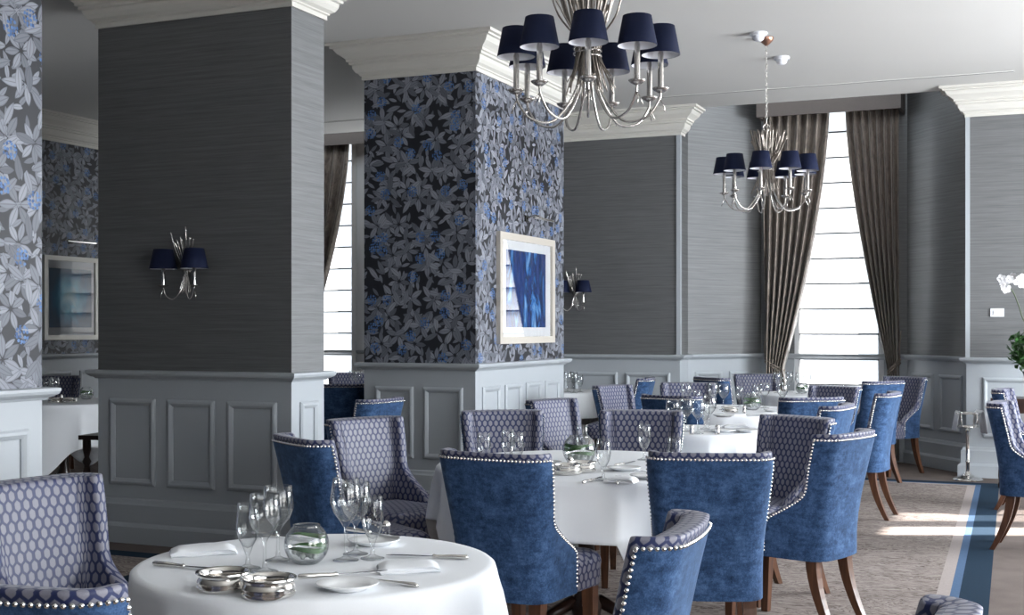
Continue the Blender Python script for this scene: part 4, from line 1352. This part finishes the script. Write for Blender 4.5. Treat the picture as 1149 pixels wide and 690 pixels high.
p = P(860, 9.57); dup(CHN, (p.x, p.y, CEIL), R(31), 'farther silver twig chandelier on a chain before the bay window', 'twig chandeliers')

def sconce_proto():
    """origin on the wall at mid height, wall behind at +Y"""
    t = thing('wall_sconce', '', 'wall lamp')
    rn = random.Random(5)
    MB().lathe([(0.001, 0.0), (0.03, 0.0), (0.03, 0.008), (0.02, 0.016), (0.001, 0.018)], 20).build('back_plate', 'silver_worn', t, smooth=True, autos=40)
    bpo = children(t)[0]; bpo.rotation_euler = (R(90), 0, 0)
    for k in range(11):
        x1 = -0.085 + 0.017 * k + rn.uniform(-0.01, 0.01); zt = rn.uniform(0.19, 0.285) - abs(x1) * 0.4; x2 = rn.uniform(-0.06, 0.06); zb = rn.uniform(-0.16, -0.09)
        y0 = -0.02 - 0.02 * rn.random()
        MB().tube(bez([(x1, y0 - 0.03, zt), (x1 * 0.75, y0 - 0.015, 0.13), (x1 * 0.2, -0.025, 0.0), (x2 * 0.4, -0.028, -0.05), (x2, y0 - 0.01, zb)], 5), [0.0046] * 4 + [0.0032] * 17, 5).build('twig', 'silver', t, smooth=True)
    bd = MB(); bd.tube([(0.022 * math.cos(q), -0.026 + 0.014 * math.sin(q), -0.02 + 0.003 * q) for q in [i * 0.4 for i in range(32)]], 0.003, 5); bd.build('binding', 'silver_worn', t, smooth=True)
    for s_ in (-1, 1):
        x = 0.117 * s_
        am = MB().tube(bez([(0.012 * s_, -0.03, -0.04), (0.02 * s_, -0.045, -0.13), (0.06 * s_, -0.07, -0.185), (0.10 * s_, -0.09, -0.165), (x, -0.095, -0.11)], 7), 0.0045, 7)
        am.tube([(x, -0.095, -0.125), (x + 0.012 * s_, -0.10, -0.16), (x + 0.016 * s_, -0.10, -0.19)], [0.003, 0.003, 0.0015], 5)
        ao = am.build('arm', 'silver', t, smooth=True)
        MB().lathe([(0.001, -0.112), (0.012, -0.112), (0.034, -0.102), (0.033, -0.099), (0.001, -0.104)], 18, (x, -0.095, 0)).build('drip_pan', 'silver_worn', ao, smooth=True)
        MB().lathe([(0.001, -0.104), (0.0115, -0.104), (0.0115, 0.01), (0.008, 0.02), (0.008, 0.09), (0.001, 0.095)], 14, (x, -0.095, 0)).build('candle_tube', 'silver', ao, smooth=True, autos=50)
        lamp_shade(t, (x, -0.095, 0.0), 0.060, 0.086, 0.123)
    return t
SC = sconce_proto()
SC.location = (-4.955, 6.47, 1.725); SC['label'] = 'twig wall sconce with two navy shades on the charcoal pillar'; SC['group'] = 'twig wall sconces'
u_ = (646 - 574.5) / FOC
dup(SC, (YF * (-SN + u_ * CS) / (CS + u_ * SN), YF, 1.725), 0, 'twig wall sconce half hidden beside the leafy pillar, on the far wall', 'twig wall sconces')

# smoke detectors
for px, py, lab in ((851, 37, 'white smoke detector left of the chandelier rose'), (877, 64, 'white smoke detector right of the chandelier chain')):
    D = FOC * (CEIL - EYE) / (368 - py) * 1.0
    p = P(px, D)
    t = thing('smoke_detector', lab, 'smoke detector', (p.x, p.y, CEIL), 0, 'ceiling smoke detectors')
    MB().lathe([(0.001, -0.022), (0.060, -0.022), (0.065, -0.012), (0.065, 0.0), (0.001, 0.0)], 24).build('base', 'white_plastic', t, smooth=True, autos=40)
    MB().lathe([(0.001, -0.062), (0.026, -0.060), (0.040, -0.048), (0.044, -0.022), (0.001, -0.022)], 24).build('sensor_dome', 'white_plastic', t, smooth=True, autos=50)

# ------------------------------------------------------------------ pictures
def picture(label, x, y0, y1, z0, z1, fw, fm, paint, matw, gm='pane_glass'):
    t = thing('framed_painting', label, 'painting', (x, (y0 + y1) / 2, z0))
    hy = (y1 - y0) / 2; h = z1 - z0
    fr_ = MB()
    for (a, b, c, d) in ((-hy, -hy + fw, 0, h), (hy - fw, hy, 0, h), (-hy + fw, hy - fw, 0, fw), (-hy + fw, hy - fw, h - fw, h)):
        fr_.box((0, a, c), (0.035, b, d))
    fr_.build('frame', fm, t)
    MB().box((0.004, -hy + fw, fw), (0.010, hy - fw, h - fw)).build('mount_board', 'mat_board', t)
    my, mz = matw
    mb = MB().box((0.010, -hy + fw + my, fw + mz), (0.0115, hy - fw - my, h - fw - mz))
    mb.mesh
    o = mb.build('artwork', paint, t)
    ul = o.data.uv_layers['uv'].data
    for p_ in o.data.polygons:
        for li in p_.loop_indices:
            co = o.data.vertices[o.data.loops[li].vertex_index].co; ul[li].uv = (co.y + (y0 + y1) / 2, co.z + z0)
    pane(t, 'glass_pane', [(0.024, -hy + fw, fw), (0.024, hy - fw, fw), (0.024, hy - fw, h - fw), (0.024, -hy + fw, h - fw)], gm)
picture('framed dark blue abstract painting on the leafy pillar', -3.98, 9.02, 10.20, 1.235, 2.115, 0.055, 'champagne', 'painting_blue', (0.11, 0.075))
picture('white framed teal painting on the left wall behind the pillars', XL, 10.02, 10.82, 1.235, 2.11, 0.05, 'frame_ivory', 'painting_teal', (0.04, 0.08), 'picture_glass')
def picture_light(label, x, yc, z):
    t = thing('picture_light', label, 'picture light', (x, yc, z), 0, 'picture lights')
    MB().box((0, -0.03, -0.025), (0.012, 0.03, 0.025)).build('wall_plate', 'slot_dark', t)
    MB().tube(bez([(0.012, 0, 0), (0.09, 0, 0.025), (0.16, 0, -0.01)], 6), 0.006, 8).build('arm', 'silver_worn', t, smooth=True)
    MB().tube([(0.16, -0.21, -0.012), (0.16, 0.21, -0.012)], 0.011, 10).build('lamp_tube', 'silver', t, smooth=True, autos=50)
picture_light('picture light above the framed painting on the leafy pillar', -3.98, 9.62, 2.26)
picture_light('picture light above the teal painting on the left wall', XL, 10.42, 2.27)

# ------------------------------------------------------------------ wall switch, stand, console, orchid, side table
u_ = (1119 - 574.5) / FOC; xs = YF * (-SN + u_ * CS) / (CS + u_ * SN)
t = thing('wall_switch', 'small pale switch plate on the grey wall at right', 'switch', (xs, YF, 1.50))
MB().box((-0.058, -0.012, -0.038), (0.058, 0.0, 0.038)).build('plate', 'white_plastic', t)
MB().box((-0.03, -0.018, -0.02), (0.03, -0.012, 0.02)).build('rocker', 'white_plastic', t)

p = P(1086, 11.3)
t = thing('wine_cooler_stand', 'silver pedestal stand with white napkin by the panelled wall', 'wine stand', (p.x, p.y, 0), R(YAW))
MB().lathe([(0.001, 0), (0.125, 0), (0.13, 0.008), (0.12, 0.02), (0.07, 0.035), (0.035, 0.055), (0.022, 0.08), (0.001, 0.08)], 28).build('base', 'silver', t, smooth=True, autos=50)
MB().lathe([(0.017, 0.075), (0.017, 0.16), (0.024, 0.17), (0.017, 0.18), (0.016, 0.44), (0.026, 0.45), (0.016, 0.46), (0.016, 0.48), (0.001, 0.48)], 16).build('pole', 'silver', t, smooth=True, autos=50)
rb = MB()
for z, r_ in ((0.48, 0.085), (0.60, 0.10)):
    rb.tube([(r_ * math.cos(a), r_ * math.sin(a), z) for a in [2 * PI * k / 24 for k in range(25)]], 0.006, 6, False)
for k in range(4):
    a = PI / 2 * k + 0.6
    rb.tube([(0.012 * math.cos(a), 0.012 * math.sin(a), 0.475), (0.085 * math.cos(a), 0.085 * math.sin(a), 0.48), (0.10 * math.cos(a), 0.10 * math.sin(a), 0.60)], 0.005, 6)
rb.build('holder_ring', 'silver', t, smooth=True)
for lab, cx, w_, zl in (('napkin', 0.115, 0.075, 0.42), ('napkin', -0.095, 0.05, 0.45)):
    rows = []
    sgn = 1 if cx > 0 else -1
    prof = [(sgn * (abs(cx) - 0.035), 0.50), (sgn * (abs(cx) - 0.025), 0.60), (sgn * (abs(cx) - 0.008), 0.622), (cx, 0.612), (cx + sgn * 0.012, 0.55), (cx + sgn * 0.03, zl)]
    for (x, z) in prof:
        rows.append([(x + 0.004 * math.sin(j * 1.3), -w_ + 2 * w_ * j / 8, z) for j in range(9)])
    oo = MB().grid(rows).build('draped_napkin', 'linen', t, smooth=True)
    md = oo.modifiers.new('t', 'SOLIDIFY'); md.thickness = 0.006
setp(children(t)[-1])

p = P(1172, 10.75)
t = thing('console_table', 'dark wood console table at the right edge', 'console table', (p.x, p.y, 0), R(0))
MB().box((-0.42, -0.22, 0.73), (0.95, 0.22, 0.765)).build('top', 'dark_wood', t)
MB().box((-0.36, -0.18, 0.64), (0.89, 0.18, 0.73)).build('apron', 'dark_wood', t)
for x in (-0.34, 0.87):
    for y in (-0.16, 0.16):
        MB().lathe([(0.001, 0), (0.022, 0), (0.026, 0.03), (0.016, 0.06), (0.022, 0.10), (0.018, 0.30), (0.03, 0.44), (0.034, 0.50), (0.02, 0.53), (0.032, 0.56), (0.032, 0.64), (0.001, 0.64)], 14, (x, y, 0)).build('leg', 'dark_wood', t, smooth=True, autos=50)
p2 = P(1168, 10.75)
t = thing('orchid_plant', 'white orchid with dense green foliage at the right edge', 'plant', (p2.x, p2.y, 0.765))
MB().lathe([(0.001, 0), (0.09, 0), (0.10, 0.01), (0.14, 0.20), (0.15, 0.22), (0.14, 0.225), (0.13, 0.21), (0.001, 0.20)], 24).build('pot', 'pot', t, smooth=True, autos=50)
rn = random.Random(11)
lf = MB()
for _ in range(520):
    d = Vector((rn.gauss(0, 1), rn.gauss(0, 1), rn.gauss(0, 1))).normalized()
    c = Vector((0, 0, 0.41)) + Vector((d.x * 0.26, d.y * 0.26, d.z * 0.21)) * rn.uniform(0.65, 1.02)
    n_ = (d + Vector((rn.gauss(0, .5), rn.gauss(0, .5), rn.gauss(0, .5)))).normalized()
    a = n_.orthogonal().normalized(); a = Matrix.Rotation(rn.random() * 6.28, 3, n_) @ a; bb = n_.cross(a)
    L = rn.uniform(0.03, 0.055)
    lf.add([c - a * L, c + bb * L * 0.45 + n_ * 0.006, c + a * L - n_ * 0.008, c - bb * L * 0.45 + n_ * 0.006], [(0, 1, 2), (0, 2, 3)])
lf.build('foliage', 'leaf', t, smooth=False)
def cam_off(px, D, z): q = P(px, D, z); return (q.x - p2.x, q.y - p2.y, q.z - 0.765)
orch = [cam_off(1162, 10.75, 1.30), cam_off(1149, 10.7, 1.42), cam_off(1143, 10.7, 1.55), cam_off(1137, 10.68, 1.66), cam_off(1129, 10.66, 1.735)]
orch2 = [cam_off(1170, 10.75, 1.30), cam_off(1162, 10.7, 1.5), cam_off(1156, 10.7, 1.66), cam_off(1146, 10.68, 1.76), cam_off(1138, 10.66, 1.78)]
for oc in (orch, orch2): MB().tube(bez(oc, 6), 0.0055, 6).build('stem', 'leaf_stem', t, smooth=True)
def flower(c):
    fb = MB(); c = Vector(c)
    nrm = (Vector((0, 0, 0)) - Vector((p2.x, p2.y, 0))).normalized(); nrm = (nrm + Vector((rn.gauss(0, .3), rn.gauss(0, .3), rn.gauss(0, .3)))).normalized()
    a = nrm.orthogonal().normalized(); bb = nrm.cross(a); st = rn.random() * 6
    for k in range(5):
        q = st + 2 * PI * k / 5; d = a * math.cos(q) + bb * math.sin(q); s_ = nrm.cross(d)
        L, wd = 0.042, 0.022
        vs = [c, c + d * L * 0.4 + s_ * wd * 0.8 + nrm * 0.006, c + d * L * 0.8 + s_ * wd * 0.7 + nrm * 0.008, c + d * L + nrm * 0.004, c + d * L * 0.8 - s_ * wd * 0.7 + nrm * 0.008, c + d * L * 0.4 - s_ * wd * 0.8 + nrm * 0.006]
        fb.add(vs, [(0, 1, 2, 3), (0, 3, 4, 5)])
    fb.ball(c + nrm * 0.006, 0.008, 7, 5)
    fb.build('flower', 'petal', t, smooth=True)
for px, z in ((1124, 1.775), (1127, 1.725), (1129, 1.69), (1133, 1.765), (1137, 1.79), (1142, 1.755), (1147, 1.78), (1147, 1.73), (1152, 1.76)):
    flower(cam_off(px, 10.64, z))

# dark side table in the gap with crockery
p = P(138, 8.75)
t = thing('side_table', 'dark turned-leg side table left of the charcoal pillar', 'side table', (p.x, p.y, 0), R(10))
MB().box((-0.22, -0.20, 0.60), (0.22, 0.20, 0.63)).build('top', 'dark_wood', t)
MB().box((-0.18, -0.16, 0.12), (0.18, 0.16, 0.14)).build('shelf', 'dark_wood', t)
for x in (-0.18, 0.18):
    for y in (-0.16, 0.16):
        MB().lathe([(0.001, 0), (0.02, 0), (0.024, 0.03), (0.024, 0.16), (0.014, 0.19), (0.026, 0.30), (0.032, 0.36), (0.018, 0.42), (0.03, 0.45), (0.016, 0.48), (0.028, 0.53), (0.028, 0.60), (0.001, 0.60)], 14, (x, y, 0)).build('leg', 'dark_wood', t, smooth=True, autos=50)
for k in range(3):
    o = obj('side_plate', PL, (p.x - 0.04, p.y - 0.02, 0.6305 + 0.0125 * k), ['bottom', 'middle', 'top'][k] + ' plate of the stack on the dark side table', 'plate', 'stacked plates on the side table')
